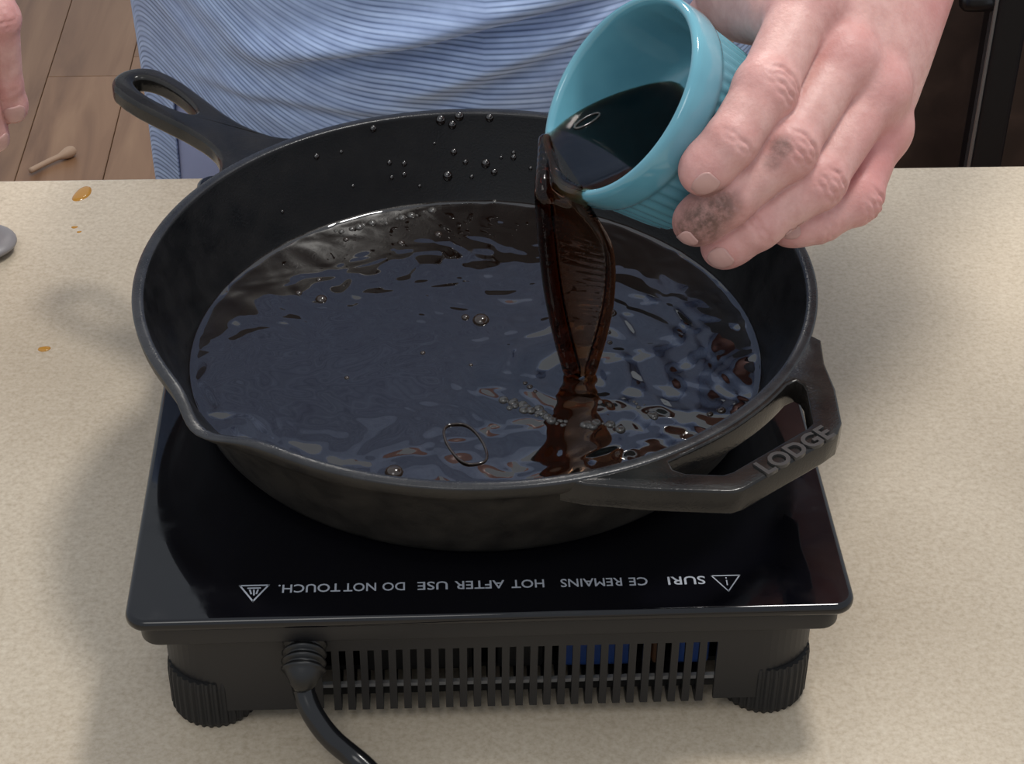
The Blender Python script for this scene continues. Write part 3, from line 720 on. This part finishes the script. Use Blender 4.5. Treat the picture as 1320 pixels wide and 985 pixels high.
# ------------------------------------------------------------------ implicit surfaces (numpy surface nets)
def surface_nets(Fd, org, h):
    s = Fd < 0; nx, ny, nz = Fd.shape
    cs_ = [(i, j, k) for i in (0, 1) for j in (0, 1) for k in (0, 1)]
    cnt = np.zeros((nx - 1, ny - 1, nz - 1), np.int8)
    for i, j, k in cs_: cnt += s[i:nx - 1 + i, j:ny - 1 + j, k:nz - 1 + k]
    act = (cnt > 0) & (cnt < 8)
    idx = np.full(act.shape, -1, np.int64); I = np.argwhere(act); idx[act] = np.arange(len(I))
    acc = np.zeros((len(I), 3)); num = np.zeros(len(I))
    for a in cs_:
        for ax in range(3):
            if a[ax] == 1: continue
            b_ = list(a); b_[ax] = 1
            fa = Fd[I[:, 0] + a[0], I[:, 1] + a[1], I[:, 2] + a[2]]; fb = Fd[I[:, 0] + b_[0], I[:, 1] + b_[1], I[:, 2] + b_[2]]
            cr = (fa < 0) != (fb < 0); t_ = np.where(cr, fa / np.where(cr, fa - fb, 1), 0)
            pnt = np.tile(np.array(a, float), (len(I), 1)); pnt[:, ax] += t_
            acc[cr] += pnt[cr]; num[cr] += 1
    Vv = org + (I + acc / num[:, None]) * h
    faces = []
    for ax in range(3):
        sl0 = [slice(None)] * 3; sl1 = [slice(None)] * 3; sl0[ax] = slice(0, -1); sl1[ax] = slice(1, None)
        a = s[tuple(sl0)]; b_ = s[tuple(sl1)]; ch = np.argwhere(a != b_)
        o1, o2 = [x for x in range(3) if x != ax]
        ok = (ch[:, o1] > 0) & (ch[:, o2] > 0) & (ch[:, o1] < Fd.shape[o1] - 1) & (ch[:, o2] < Fd.shape[o2] - 1); ch = ch[ok]
        ins = s[ch[:, 0], ch[:, 1], ch[:, 2]]
        qd = []
        for d1, d2 in ((0, 0), (-1, 0), (-1, -1), (0, -1)):
            c_ = ch.copy(); c_[:, o1] += d1; c_[:, o2] += d2; qd.append(idx[c_[:, 0], c_[:, 1], c_[:, 2]])
        qd = np.stack(qd, 1); flip = ins if ax != 1 else ~ins
        qd[~flip] = qd[~flip][:, ::-1]; faces.append(qd)
    return Vv, np.concatenate(faces)
def smin(a, b_, k):
    h = np.clip(0.5 + 0.5 * (b_ - a) / k, 0, 1); return b_ * (1 - h) + a * h - k * h * (1 - h)
def capsule(X, a, b_, ra, rb_):
    a = np.asarray(a, np.float32); b_ = np.asarray(b_, np.float32); ba = b_ - a
    t_ = np.clip(((X - a) @ ba) / (ba @ ba), 0, 1); d_ = X - a - t_[..., None] * ba
    return np.sqrt((d_ * d_).sum(-1)) - (ra + (rb_ - ra) * t_)
def grid(lo, hi, h):
    ax = [np.arange(lo[i], hi[i] + h, h, dtype=np.float32) for i in range(3)]
    return np.stack(np.meshgrid(*ax, indexing='ij'), -1), np.array([a[0] for a in ax])

class Hand:
    """fingers: list of dicts mcp,pip,dip,tip + radii; all world points"""
    def __init__(s, fingers, thumb, wr, wu, fore, dorsal, palm_t=0.011):
        s.f = fingers; s.th = thumb; s.wr = wr; s.wu = wu; s.fore = fore; s.d = dorsal; s.pt = palm_t
    def field(s, X, detail=True):
        pal = None; n = len(s.f); W_ = [s.wr + (s.wu - s.wr) * t_ for t_ in (0.1, 0.38, 0.66, 0.92)]
        for i, f in enumerate(s.f):
            r0 = f['r'][0]
            c_ = capsule(X, f['mcp'] - s.d * 0.0015, W_[i], r0 * 0.98, 0.0135)
            pal = c_ if pal is None else smin(pal, c_, 0.012)
            pm = f['mcp'] * 0.75 + W_[i] * 0.25 - s.d * s.pt
            pal = smin(pal, capsule(X, pm, W_[i] - s.d * s.pt * 0.6, 0.0125, 0.013), 0.014)
        pal = smin(pal, capsule(X, s.f[3]['mcp'] * .6 + s.wu * .4 - s.d * .012, s.wu - s.d * .010, .013, .0145), .012)   # hypothenar
        pal = smin(pal, capsule(X, s.th['cmc'], s.th['mcp'], .0165, .0145), .014)
        wc = (s.wr + s.wu) / 2
        for q_, r_ in ((s.wr, .0190), (s.wu, .0185)):
            q2 = wc + (q_ - wc) * 0.75
            pal = smin(pal, capsule(X, wc + (q_ - wc) * .62, s.fore + (q2 - wc) * 0.8, r_, .036), .016)
        for wa, wb, wr_ in s.th.get('web', ()): pal = smin(pal, capsule(X, wa, wb, wr_, wr_), .012)
        tot = pal
        ch = [(f['mcp'], f['pip'], f['dip'], f['tip'], f['r']) for f in s.f] + [(s.th['mcp'], s.th['ip'], None, s.th['tip'], s.th['r'])]
        for j, (m1, p_, d_, t_, r_) in enumerate(ch):
            c_ = capsule(X, m1, p_, r_[0], r_[1])
            if d_ is not None:
                c_ = smin(c_, capsule(X, p_, d_, r_[1], r_[2]), .003); c_ = smin(c_, capsule(X, d_, t_, r_[2], r_[3]), .003)
                mid = (p_ + d_) / 2; c_ = smin(c_, np.sqrt(((X - p_ - unit(p_ - mid) * 0.0005) ** 2).sum(-1)) - r_[1] * 1.03, .004)
                # fleshy swell of the middle segment, waist at the joints
                tdir = unit(t_ - d_); c_ = smin(c_, np.sqrt(((X - t_ + tdir * 0.004) ** 2).sum(-1)) - r_[3] * 1.04, .004)
            else:
                c_ = smin(c_, capsule(X, p_, t_, r_[1], r_[2]), .004)
            if detail and d_ is not None:
                for (J, A, B, offs, amp) in ((p_, m1, d_, (-.0048, -.0016, .0016, .0048), .0013), (d_, p_, t_, (-.0014, .0014), .0010)):
                    ax_ = unit(unit(B - J) + unit(J - A)); rel_ = X - J; u_ = rel_ @ ax_.astype(np.float32)
                    dv = s.fd(j, J, A, B); dor = rel_ @ dv.astype(np.float32)
                    lat = np.cross(ax_, dv); v_ = rel_ @ lat.astype(np.float32)
                    m_ = np.clip(dor / 0.006, 0, 1) * (np.abs(u_) < .012)
                    for qi, of in enumerate(offs):
                        bend = of * (1 - (v_ / .011) ** 2 * 0.55) + 0.0004 * np.sin(v_ * 900 + qi * 2.1 + j)
                        c_ = c_ + m_ * amp * (1.0 if qi % 2 == 0 else 0.65) * np.exp(-((u_ - bend) / .0009) ** 2) * np.exp(-(v_ / .0085) ** 4)
            s_ = smin(pal, c_, .0075)
            tot = np.minimum(tot, s_) if j == 0 else smin(tot, s_, .0012)
        # knuckle bumps and tendons on the back
        if detail:
            for i, f in enumerate(s.f):
                tot = smin(tot, np.sqrt(((X - f['mcp'] - s.d * 0.0028) ** 2).sum(-1)) - f['r'][0] * 0.92, .008)
        return tot
    def fd(s, j, J, A, B):
        """dorsal direction of finger j at joint J"""
        ax_ = unit(unit(B - J) + unit(J - A)); d_ = s.d if j < 4 else s.d
        bend = unit(J - A) - unit(B - J)
        d_ = s.d * 0.6 + (unit(bend) * min(1, np.linalg.norm(bend) * 2) if np.linalg.norm(bend) > .05 else 0)
        d_ = d_ - ax_ * (d_ @ ax_); return unit(d_)

def finger(m1, p_, d_, t_, r): return dict(mcp=np.array(m1), pip=np.array(p_), dip=np.array(d_), tip=np.array(t_), r=r)
# the hand that holds the ramekin
L = [finger(at(1040, 2, .797), at(986, 116, .772), at(941, 184, .7635), at(906, 221, .7665), (.0128, .0122, .0108, .0098)),
     finger(at(1084, 78, .799), at(1012, 192, .777), at(936, 258, .7765), at(897, 287, .7815), (.0126, .0121, .0108, .0096)),
     finger(at(1128, 118, .807), at(1052, 234, .789), at(975, 290, .788), at(932, 318, .794), (.0120, .0113, .0103, .0093)),
     finger(at(1134, 168, .818), at(1103, 256, .807), at(1056, 284, .803), at(1016, 292, .802), (.0112, .0103, .0094, .0084))]
wr = at(1100, -160, .838); wu = at(1218, -85, .846)
fore = at(1290, -330, .93)
dL = unit(np.cross(L[3]['mcp'] - L[0]['mcp'], (wr + wu) / 2 - (L[1]['mcp'] + L[2]['mcp']) / 2)); dL = dL if dL @ C_W < 0 else -dL
thumb = dict(cmc=at(1075, -95, .842), mcp=at(985, -38, .846), ip=at(925, 22, .866), tip=at(868, 70, .874), r=(.0135, .0122, .0105), web=[(at(1012, 8, .812), at(940, -6, .850), .0125), (at(1000, 26, .806), at(962, 22, .842), .0100), (at(1010, -30, .815), at(940, -40, .850), .014)])
HL = Hand(L, thumb, wr, wu, fore, dL)
# the other hand, hanging at the left
def lp(px, py, dy): return on_y(px, py, dy)
Rr = [finger(lp(-28, -78, .470), lp(2, 24, .437), lp(9, 108, .440), lp(16, 140, .443), (.0105, .0098, .0090, .0086)),
      finger(lp(-72, -60, .452), lp(-40, 48, .420), lp(-22, 140, .428), lp(-8, 178, .436), (.0108, .0100, .0092, .0086)),
      finger(lp(-112, -38, .440), lp(-88, 66, .408), lp(-66, 150, .418), lp(-50, 186, .428), (.0102, .0095, .0088, .0082)),
      finger(lp(-146, -12, .432), lp(-130, 72, .404), lp(-110, 136, .412), lp(-96, 164, .420), (.0092, .0084, .0078, .0072))]
wr2 = lp(-92, -268, .545); wu2 = lp(-205, -225, .530); fore2 = lp(-235, -460, .62)
dR = unit(np.cross(Rr[3]['mcp'] - Rr[0]['mcp'], (wr2 + wu2) / 2 - (Rr[1]['mcp'] + Rr[2]['mcp']) / 2)); dR = dR if dR @ C_W < 0 else -dR
thumb2 = dict(cmc=lp(-70, -200, .545), mcp=lp(-30, -110, .545), ip=lp(-14, -30, .535), tip=lp(-12, 30, .515), r=(.0120, .0108, .0092))
HR = Hand(Rr, thumb2, wr2, wu2, fore2, dR)

def blocks(fn, coarse, lo, hi, h, B=10, pad=.004):
    """evaluate fn only near the surface"""
    n = np.ceil((np.asarray(hi) - lo) / (h * B)).astype(int); lo = np.asarray(lo, np.float64)
    ci = np.stack(np.meshgrid(*[np.arange(k) for k in n], indexing='ij'), -1).reshape(-1, 3)
    cen = (lo + (ci + .5) * B * h).astype(np.float32); fc = coarse(cen)
    Fd = np.full(tuple(n * B), 1.0, np.float32)
    for c_, f_ in zip(ci[fc < 0], fc[fc < 0]): Fd[c_[0] * B:(c_[0] + 1) * B, c_[1] * B:(c_[1] + 1) * B, c_[2] * B:(c_[2] + 1) * B] = -1
    near = np.abs(fc) < B * h * .9 + pad; cn = ci[near]
    off = np.stack(np.meshgrid(*[np.arange(B)] * 3, indexing='ij'), -1).reshape(-1, 3)
    for k0 in range(0, len(cn), 400):
        g = (cn[k0:k0 + 400, None, :] * B + off[None]).reshape(-1, 3)
        Fd[g[:, 0], g[:, 1], g[:, 2]] = fn((lo + g * h).astype(np.float32))
    return surface_nets(Fd, lo, h)
def hand_mesh(H, lo, hi, h): return blocks(H.field, lambda X: H.field(X, False), lo, hi, h)
def bounds(pts, pad): P = np.array(pts); return P.min(0) - pad, P.max(0) + pad
ptsL = [f[k] for f in L for k in ('mcp', 'pip', 'dip', 'tip')] + [wr, wu] + [thumb[k] for k in ('cmc', 'mcp', 'ip', 'tip')]
lo, hi = bounds(ptsL, .021)
VL, FL = hand_mesh(HL, lo, hi, .00085)
ptsR = [f[k] for f in Rr for k in ('mcp', 'pip', 'dip', 'tip')] + [wr2, wu2] + [thumb2[k] for k in ('cmc', 'mcp', 'ip', 'tip')]
lo2, hi2 = bounds(ptsR, .020)
VR, FR = hand_mesh(HR, lo2, hi2, .0016)
# rest of the body, coarser: forearms, upper arms, torso, neck, legs
TX, TY = -0.008, 0.625
shL = np.array([TX + .185, TY + .01, .43]); shR = np.array([TX - .185, TY + .01, .43])
def elbow(sh, fo, wr_, out):
    return fo + unit(fo - wr_) * 0.12 + np.array([out, .02, 0])
elL = elbow(shL, fore, (wr + wu) / 2, .0); elR = elbow(shR, fore2, (wr2 + wu2) / 2, .0)
def body_field(X):
    d_ = capsule(X, fore, elL, .036, .042); d_ = smin(d_, capsule(X, elL, shL, .044, .052), .02)
    d_ = smin(d_, capsule(X, fore2, elR, .036, .042), .01); d_ = smin(d_, capsule(X, elR, shR, .044, .052), .02)
    for q_, a_, b_ in ((wr, wr, wu), (wu, wr, wu)):
        wc = (a_ + b_) / 2; d_ = smin(d_, capsule(X, wc + (q_ - wc) * .62, fore + (q_ - wc) * .6, .0188, .036), .016)
    for q_, a_, b_ in ((wr2, wr2, wu2), (wu2, wr2, wu2)):
        wc = (a_ + b_) / 2; d_ = smin(d_, capsule(X, wc + (q_ - wc) * .62, fore2 + (q_ - wc) * .6, .0188, .036), .016)
    d_ = smin(d_, capsule(X, shL, shR, .06, .06), .04)
    for sx_ in (-1, 1):
        d_ = smin(d_, capsule(X, (TX + sx_ * .07, TY, .36), (TX + sx_ * .08, TY + .01, -.08), .095, .09), .05)
        hip = np.array([TX + sx_ * .09, TY + .02, -.10]); kn = np.array([TX + sx_ * .10, TY + .01, -.48]); an = np.array([TX + sx_ * .10, TY + .03, FZ + .07])
        d_ = smin(d_, capsule(X, hip, kn, .082, .055), .03); d_ = smin(d_, capsule(X, kn, an, .054, .036), .02)
        d_ = smin(d_, capsule(X, an - np.array([0, 0, .035]), an + np.array([sx_ * .03, -.15, -.042]), .034, .026), .02)
    d_ = smin(d_, capsule(X, (TX, TY + .02, .46), (TX, TY - .005, .60), .062, .056), .04)
    return d_
VB, FB = blocks(body_field, body_field, np.array((-.55, .20, FZ - .02)), np.array((.62, .80, .68)), .007, 8)

Vall = np.vstack([VL, VR, VB]); Fall = np.vstack([FL, FR + len(VL), FB + len(VL) + len(VR)])
person = empty('person', (TX, TY, FZ))
tag(person, 'person in a light blue striped shirt standing behind the counter, pouring sauce', 'person')
me = bpy.data.meshes.new('body'); me.from_pydata(Vall.tolist(), [], Fall.tolist()); me.polygons.foreach_set('use_smooth', [True] * len(me.polygons))
# blush at knuckles and fingertips, dirt on two fingers
bl_ = np.zeros(len(Vall)); dt_ = np.zeros(len(Vall))
for H in (HL, HR):
    for i, f in enumerate(H.f):
        for k, amp, rad in (('mcp', .55, .012), ('pip', .45, .010), ('dip', .30, .009), ('tip', .35, .010)):
            bl_ = np.maximum(bl_, amp * np.exp(-(np.linalg.norm(Vall - f[k], axis=1) / (rad * 1.45)) ** 4))
bl_ = np.maximum(bl_, .55 * np.exp(-(np.linalg.norm(Vall - (L[3]['mcp'] + L[3]['pip']) / 2, axis=1) / .028) ** 4))
bl_ = np.maximum(bl_, .6 * np.exp(-(np.linalg.norm(Vall - at(1205, 8, .83), axis=1) / .020) ** 2))
for q_, rad, amp in ((at(905, 283, .772), .0105, 1.0), (at(890, 297, .775), .009, .9), (at(925, 268, .766), .009, .9), (at(1007, 190, .765), .0048, .75), (at(918, 300, .775), .006, .6), (at(995, 208, .765), .004, .5), (at(940, 262, .766), .006, .6)):
    dt_ = np.maximum(dt_, amp * np.exp(-(np.linalg.norm(Vall - q_, axis=1) / rad) ** 4))
for nm, arr in (('blush', bl_), ('dirt', dt_)):
    a_ = me.attributes.new(nm, 'FLOAT', 'POINT'); a_.data.foreach_set('value', arr.astype(np.float32))
me.materials.append(M_SKIN); me.update()
body = bpy.data.objects.new('body', me); COL.objects.link(body); rel(body, person)
# fingernails
def nail(H, i, name='fingernail', tilt=0.0, wid=.0058, ln=.0058, fwd=.0045, side=0.0):
    f = H.f[i]; t_ = unit(f['tip'] - f['dip']); dv = H.d - t_ * (H.d @ t_); bend = unit(f['dip'] - f['pip']) - t_
    dv = unit(unit(dv) + bend * 0.8); dv = unit(dv - t_ * (dv @ t_)); lt_ = np.cross(t_, dv)
    dv = unit(dv + lt_ * side); lt_ = np.cross(t_, dv)
    r_ = f['r'][3] * 1.04; V = []; Fc = []; nu, nv = 13, 11
    Xq = []
    for a in range(nv):
        for b_ in range(nu):
            u_ = (b_ / (nu - 1) * 2 - 1); v_ = (a / (nv - 1) * 2 - 1)
            k = (1 - abs(v_) ** 3.2 * 0.45)
            ang = u_ * k * wid / r_; s_ = fwd + v_ * ln
            dirv = dv * math.cos(ang) + lt_ * math.sin(ang)
            Xq.append((f['tip'] - t_ * 0.004 + t_ * s_, dirv))
    O_ = np.array([q_[0] for q_ in Xq]); D_ = np.array([q_[1] for q_ in Xq]); ts = np.linspace(0, .018, 90)
    fv = H.field((O_[:, None] + ts[None, :, None] * D_[:, None]).astype(np.float32), False)   # skin along each ray
    V = list(O_ + D_ * (ts[np.argmax(fv > 0, 1)] + .00035)[:, None])
    n0 = len(V); V += [q_ - dv * 0.0012 for q_ in V]
    for a in range(nv - 1):
        for b_ in range(nu - 1):
            q4 = (a * nu + b_, a * nu + b_ + 1, (a + 1) * nu + b_ + 1, (a + 1) * nu + b_); Fc.append(q4); Fc.append(tuple(n0 + x_ for x_ in reversed(q4)))
    per = list(range(nu)) + [a * nu + nu - 1 for a in range(1, nv)] + [(nv - 1) * nu + b_ for b_ in range(nu - 2, -1, -1)] + [a * nu for a in range(nv - 2, 0, -1)]
    for k in range(len(per)):
        a_, b_ = per[k], per[(k + 1) % len(per)]; Fc.append((b_, a_, a_ + n0, b_ + n0))
    o = mesh_obj(name, V, Fc, M_NAIL)
    bmx = bmesh.new(); bmx.from_mesh(o.data); bmesh.ops.recalc_face_normals(bmx, faces=bmx.faces); bmx.to_mesh(o.data); bmx.free()
    o.parent = body; o.matrix_parent_inverse = Matrix.Identity(4)
    return o
for i in range(4): nail(HL, i, wid=(.0048, .0044, .0050, .0040)[i], ln=(.0050, .0040, .0050, .0040)[i], fwd=(.0068, .0100, .0060, .0055)[i])
for i in range(4): nail(HR, i, wid=.0060, ln=.0060, fwd=.0020)

# ------------------------------------------------------------------ shirt and shorts
def torso(z):
    zs = [-.16, -.06, .02, .10, .20, .30, .40, .46, .50, .53]
    a = np.interp(z, zs, [.203, .205, .207, .210, .207, .205, .215, .190, .130, .080]); b_ = np.interp(z, zs, [.142, .149, .154, .156, .150, .142, .130, .105, .085, .070])
    return a, b_
def fold(x, z):
    """cloth folds on the front, metres outwards"""
    d_ = 0
    for (xa, za, xb, zb, w, amp) in FOLDS:
        ux, uz = xb - xa, zb - za; L_ = math.hypot(ux, uz); ux /= L_; uz /= L_
        s_ = (x - xa) * ux + (z - za) * uz; n_ = -(x - xa) * uz + (z - za) * ux
        e = np.exp(-np.clip(-s_, 0, None) ** 2 / .03 ** 2) * np.exp(-np.clip(s_ - L_, 0, None) ** 2 / .03 ** 2)
        d_ = d_ + 1.35 * amp * np.exp(-(n_ / w) ** 2) * e
    return d_
def fp(px, py): q_ = on_y(px, py, .478); return q_[0], q_[2]
FOLDS = []
for a_, b_, w, amp in (((400, 62), (720, -10), .010, .008), ((420, 88), (730, 22), .008, -.008), ((560, 100), (740, 38), .008, .007), ((620, 112), (760, 60), .006, -.004), ((210, 20), (330, 75), .009, .004), ((330, 75), (520, 45), .009, .004), ((300, 135), (520, 138), .007, .0035), ((330, 150), (520, 152), .005, -.003), ((200, 60), (300, 130), .008, .003)):
    FOLDS.append((*fp(*a_), *fp(*b_), w, amp))
NT, NZ = 420, 250
zz = np.linspace(0, 1, NZ); V = []; st_ = []
for i in range(NZ):
    for k in range(NT):
        th = 2 * math.pi * k / NT; cx_, sx_ = math.cos(th), math.sin(th)
        # hem: higher at the front, tail at the sides
        xq = abs(.207 * cx_); sq = min(1, max(0, (xq - .176) / .012)); sq = sq * sq * (3 - 2 * sq)
        fq = min(1, max(0, (.207 * cx_ + .13) / .05)); hem = 0.010 - 0.113 * sq - .05 * fq * (1 - sq) if sx_ < 0 else -0.103
        z = hem + (0.535 - hem) * zz[i]
        a_, b_ = torso(z); e_ = 0.97
        x = TX + a_ * math.copysign(abs(cx_) ** e_, cx_); y = TY + b_ * math.copysign(abs(sx_) ** e_, sx_)
        V.append([x, y, z]); st_.append((z, th))
V = np.array(V); ST = np.array(st_)
fr = np.clip((TY - V[:, 1]) / 0.10, 0, 1)
df = fold(V[:, 0], V[:, 2]) * fr
flut = 0.0025 * np.sin(ST[:, 1] * 13 + 1) * np.clip((.02 - V[:, 2]) / .08, 0, 1)
nx_ = (V[:, 0] - TX) / .21; ny_ = (V[:, 1] - TY) / .135; nn = np.hypot(nx_, ny_) + 1e-6
V[:, 0] += nx_ / nn * (df * .3 + flut); V[:, 1] += ny_ / nn * (df + flut)
# stripes follow the knit, pulled up towards the raised arm and sagging over the belly
xr = V[:, 0] - TX
stripe = V[:, 2] - np.sqrt(fr) * .15 * (np.clip(-.04 - xr, 0, None) / .16) ** 2 + fr * (-0.020 * np.exp(-((xr + .055) / .11) ** 2) - .11 * np.clip(xr - .02, 0, None) * np.clip((V[:, 2] + .05) / .15, 0, 1.3) * 1.6 - df * .4) + .5
Fc = []
for i in range(NZ - 1):
    for k in range(NT):
        k2 = (k + 1) % NT; Fc.append((i * NT + k, i * NT + k2, (i + 1) * NT + k2, (i + 1) * NT + k))
# short sleeves
nV = len(V); Vl = V.tolist(); stl = stripe.tolist()
for sh, el in ((shL, elL), (shR, elR)):
    inn = sh + np.array([TX, TY, .40]) * 0 + np.array([-.05 * np.sign(sh[0] - TX), 0, 0.0]); end = sh + (el - sh) * .55
    P = spline([inn, sh, sh * .6 + end * .4, end], 30); tv, tf = tube(P, list(np.linspace(.083, .070, 30)), 48, False)
    o0 = len(Vl); Vl += [list(v_) for v_ in tv]; stl += [0.004 * 0 + i // 48 * .006 for i in range(len(tv))]; Fc += [tuple(o0 + x_ for x_ in f_) for f_ in tf]
shirt = mesh_obj('shirt', Vl, Fc, M_SHIRT); rel(shirt, person); shirt['label'] = 'light blue shirt with thin horizontal stripes'
a_ = shirt.data.attributes.new('stripe', 'FLOAT', 'POINT'); a_.data.foreach_set('value', np.array(stl, np.float32))
md = shirt.modifiers.new('cloth', 'SOLIDIFY'); md.thickness = 0.0012; md.offset = -1
# shorts
V = []; Fc = []; n_ = 64
lv = np.linspace(.016, -.14, 14)
for z in lv:
    a_, b_ = torso(z); 
    for k in range(n_):
        th = 2 * math.pi * k / n_; V.append((TX + (a_ - .002) * math.cos(th), TY + (b_ - .002) * math.sin(th), z))
for i in range(len(lv) - 1):
    for k in range(n_): Fc.append((i * n_ + k, i * n_ + (k + 1) % n_, (i + 1) * n_ + (k + 1) % n_, (i + 1) * n_ + k))
for sx_ in (-1, 1):
    P = spline([(TX + sx_ * .09, TY + .005, -.10), (TX + sx_ * .10, TY + .012, -.30), (TX + sx_ * .10, TY + .012, -.50)], 24)
    tv, tf = tube(P, list(np.linspace(.108, .092, 24)), 40, False); o0 = len(V); V += tv; Fc += [tuple(o0 + x_ for x_ in f_) for f_ in tf]
rel(mesh_obj('shorts', V, Fc, M_SHORTS), person)

# ------------------------------------------------------------------ falling stream (implicit sheet: thin film between two thick edges)
def P3(px, py, d): return at(px, py, d)
lipd = float(np.dot(lip - CAM, C_W)); hitp = np.array([HX, HY, ZS]); hitd = float(np.dot(hitp - CAM, C_W))
def sp_(px, py):
    """point of the stream: depth eases from the lip to where it lands"""
    t_ = np.clip((py - 240) / 240.0, -0.1, 1); return at(px, py, lipd - .004 + (hitd - lipd + .004) * t_)
ra = [CC + 0.0448 * (math.cos(p_) * down + math.sin(p_) * np.cross(CN, down)) + CN * .0006 for p_ in np.linspace(-.56, .50, 23)]
ra.sort(key=lambda q_: float((q_ - CAM) @ C_R / ((q_ - CAM) @ C_W)))
ra_l, ra_r = ra[0], ra[-1]
ra.sort(key=lambda q_: math.atan2((q_ - CC) @ np.cross(CN, down), (q_ - CC) @ down))
if np.linalg.norm(ra[0] - ra_l) > np.linalg.norm(ra[-1] - ra_l): ra_l, ra_r = ra[-1], ra[0]
else: ra_l, ra_r = ra[0], ra[-1]
Ledge = spline([ra_l - CN * .0010, sp_(700, 245), sp_(704, 300), sp_(712, 370), sp_(724, 430), sp_(738, 482)], 40)
Redge = spline([ra_r - CN * .0015, sp_(768, 285), sp_(786, 325), sp_(786, 380), sp_(776, 430), sp_(760, 482)], 40)
Medge = (Ledge * .62 + Redge * .38)
h_ = .0006
lo, hi = bounds(np.vstack([Ledge, Redge]), .012); lo[2] = ZS - .004
caps = []
for i in range(39):
    t_ = i / 39; r1 = .0026 + .0006 * math.sin(t_ * 3.1) + .0010 * t_; r2 = .0010 + .0016 * t_
    caps += [(Ledge[i], Ledge[i + 1], r1, .0016), (Redge[i], Redge[i + 1], r2, .0016)]
    for s_ in np.linspace(.06, .94, 15):
        rad = .0014 * (1 - s_) ** 2 + .00075
        caps.append((Ledge[i] * (1 - s_) + Redge[i] * s_, Ledge[i + 1] * (1 - s_) + Redge[i + 1] * s_, rad, .0008))
for q_ in range(23):
    od = unit(ra[q_] - CC)
    caps += [(ra[q_] - od * .0028, ra[q_], .0012, .002), (ra[q_], ra[q_] - CN * .0050 + od * .0016, .0012, .002)]
dims = np.ceil((hi - lo) / h_).astype(int) + 2
d_ = np.full(tuple(dims), 1.0, np.float32)
for a_, b_, rad, kk in caps:
    p0_ = np.maximum(np.floor((np.minimum(a_, b_) - rad - kk - .0022 - lo) / h_).astype(int), 0); p1_ = np.minimum(np.ceil((np.maximum(a_, b_) + rad + kk + .0022 - lo) / h_).astype(int), dims)
    if (p1_ - p0_).min() <= 0: continue
    sl = tuple(slice(u_, v_) for u_, v_ in zip(p0_, p1_))
    Xl = (lo + h_ * np.stack(np.meshgrid(*[np.arange(u_, v_) for u_, v_ in zip(p0_, p1_)], indexing='ij'), -1)).astype(np.float32)
    d_[sl] = smin(d_[sl], capsule(Xl, a_, b_, rad, rad), kk)
SV, SF = surface_nets(d_, lo, h_)
so = mesh_obj('falling_stream', SV, SF, M_POUR); rel(so, pour)
sm = so.modifiers.new('s', 'SMOOTH'); sm.factor = .5; sm.iterations = 6
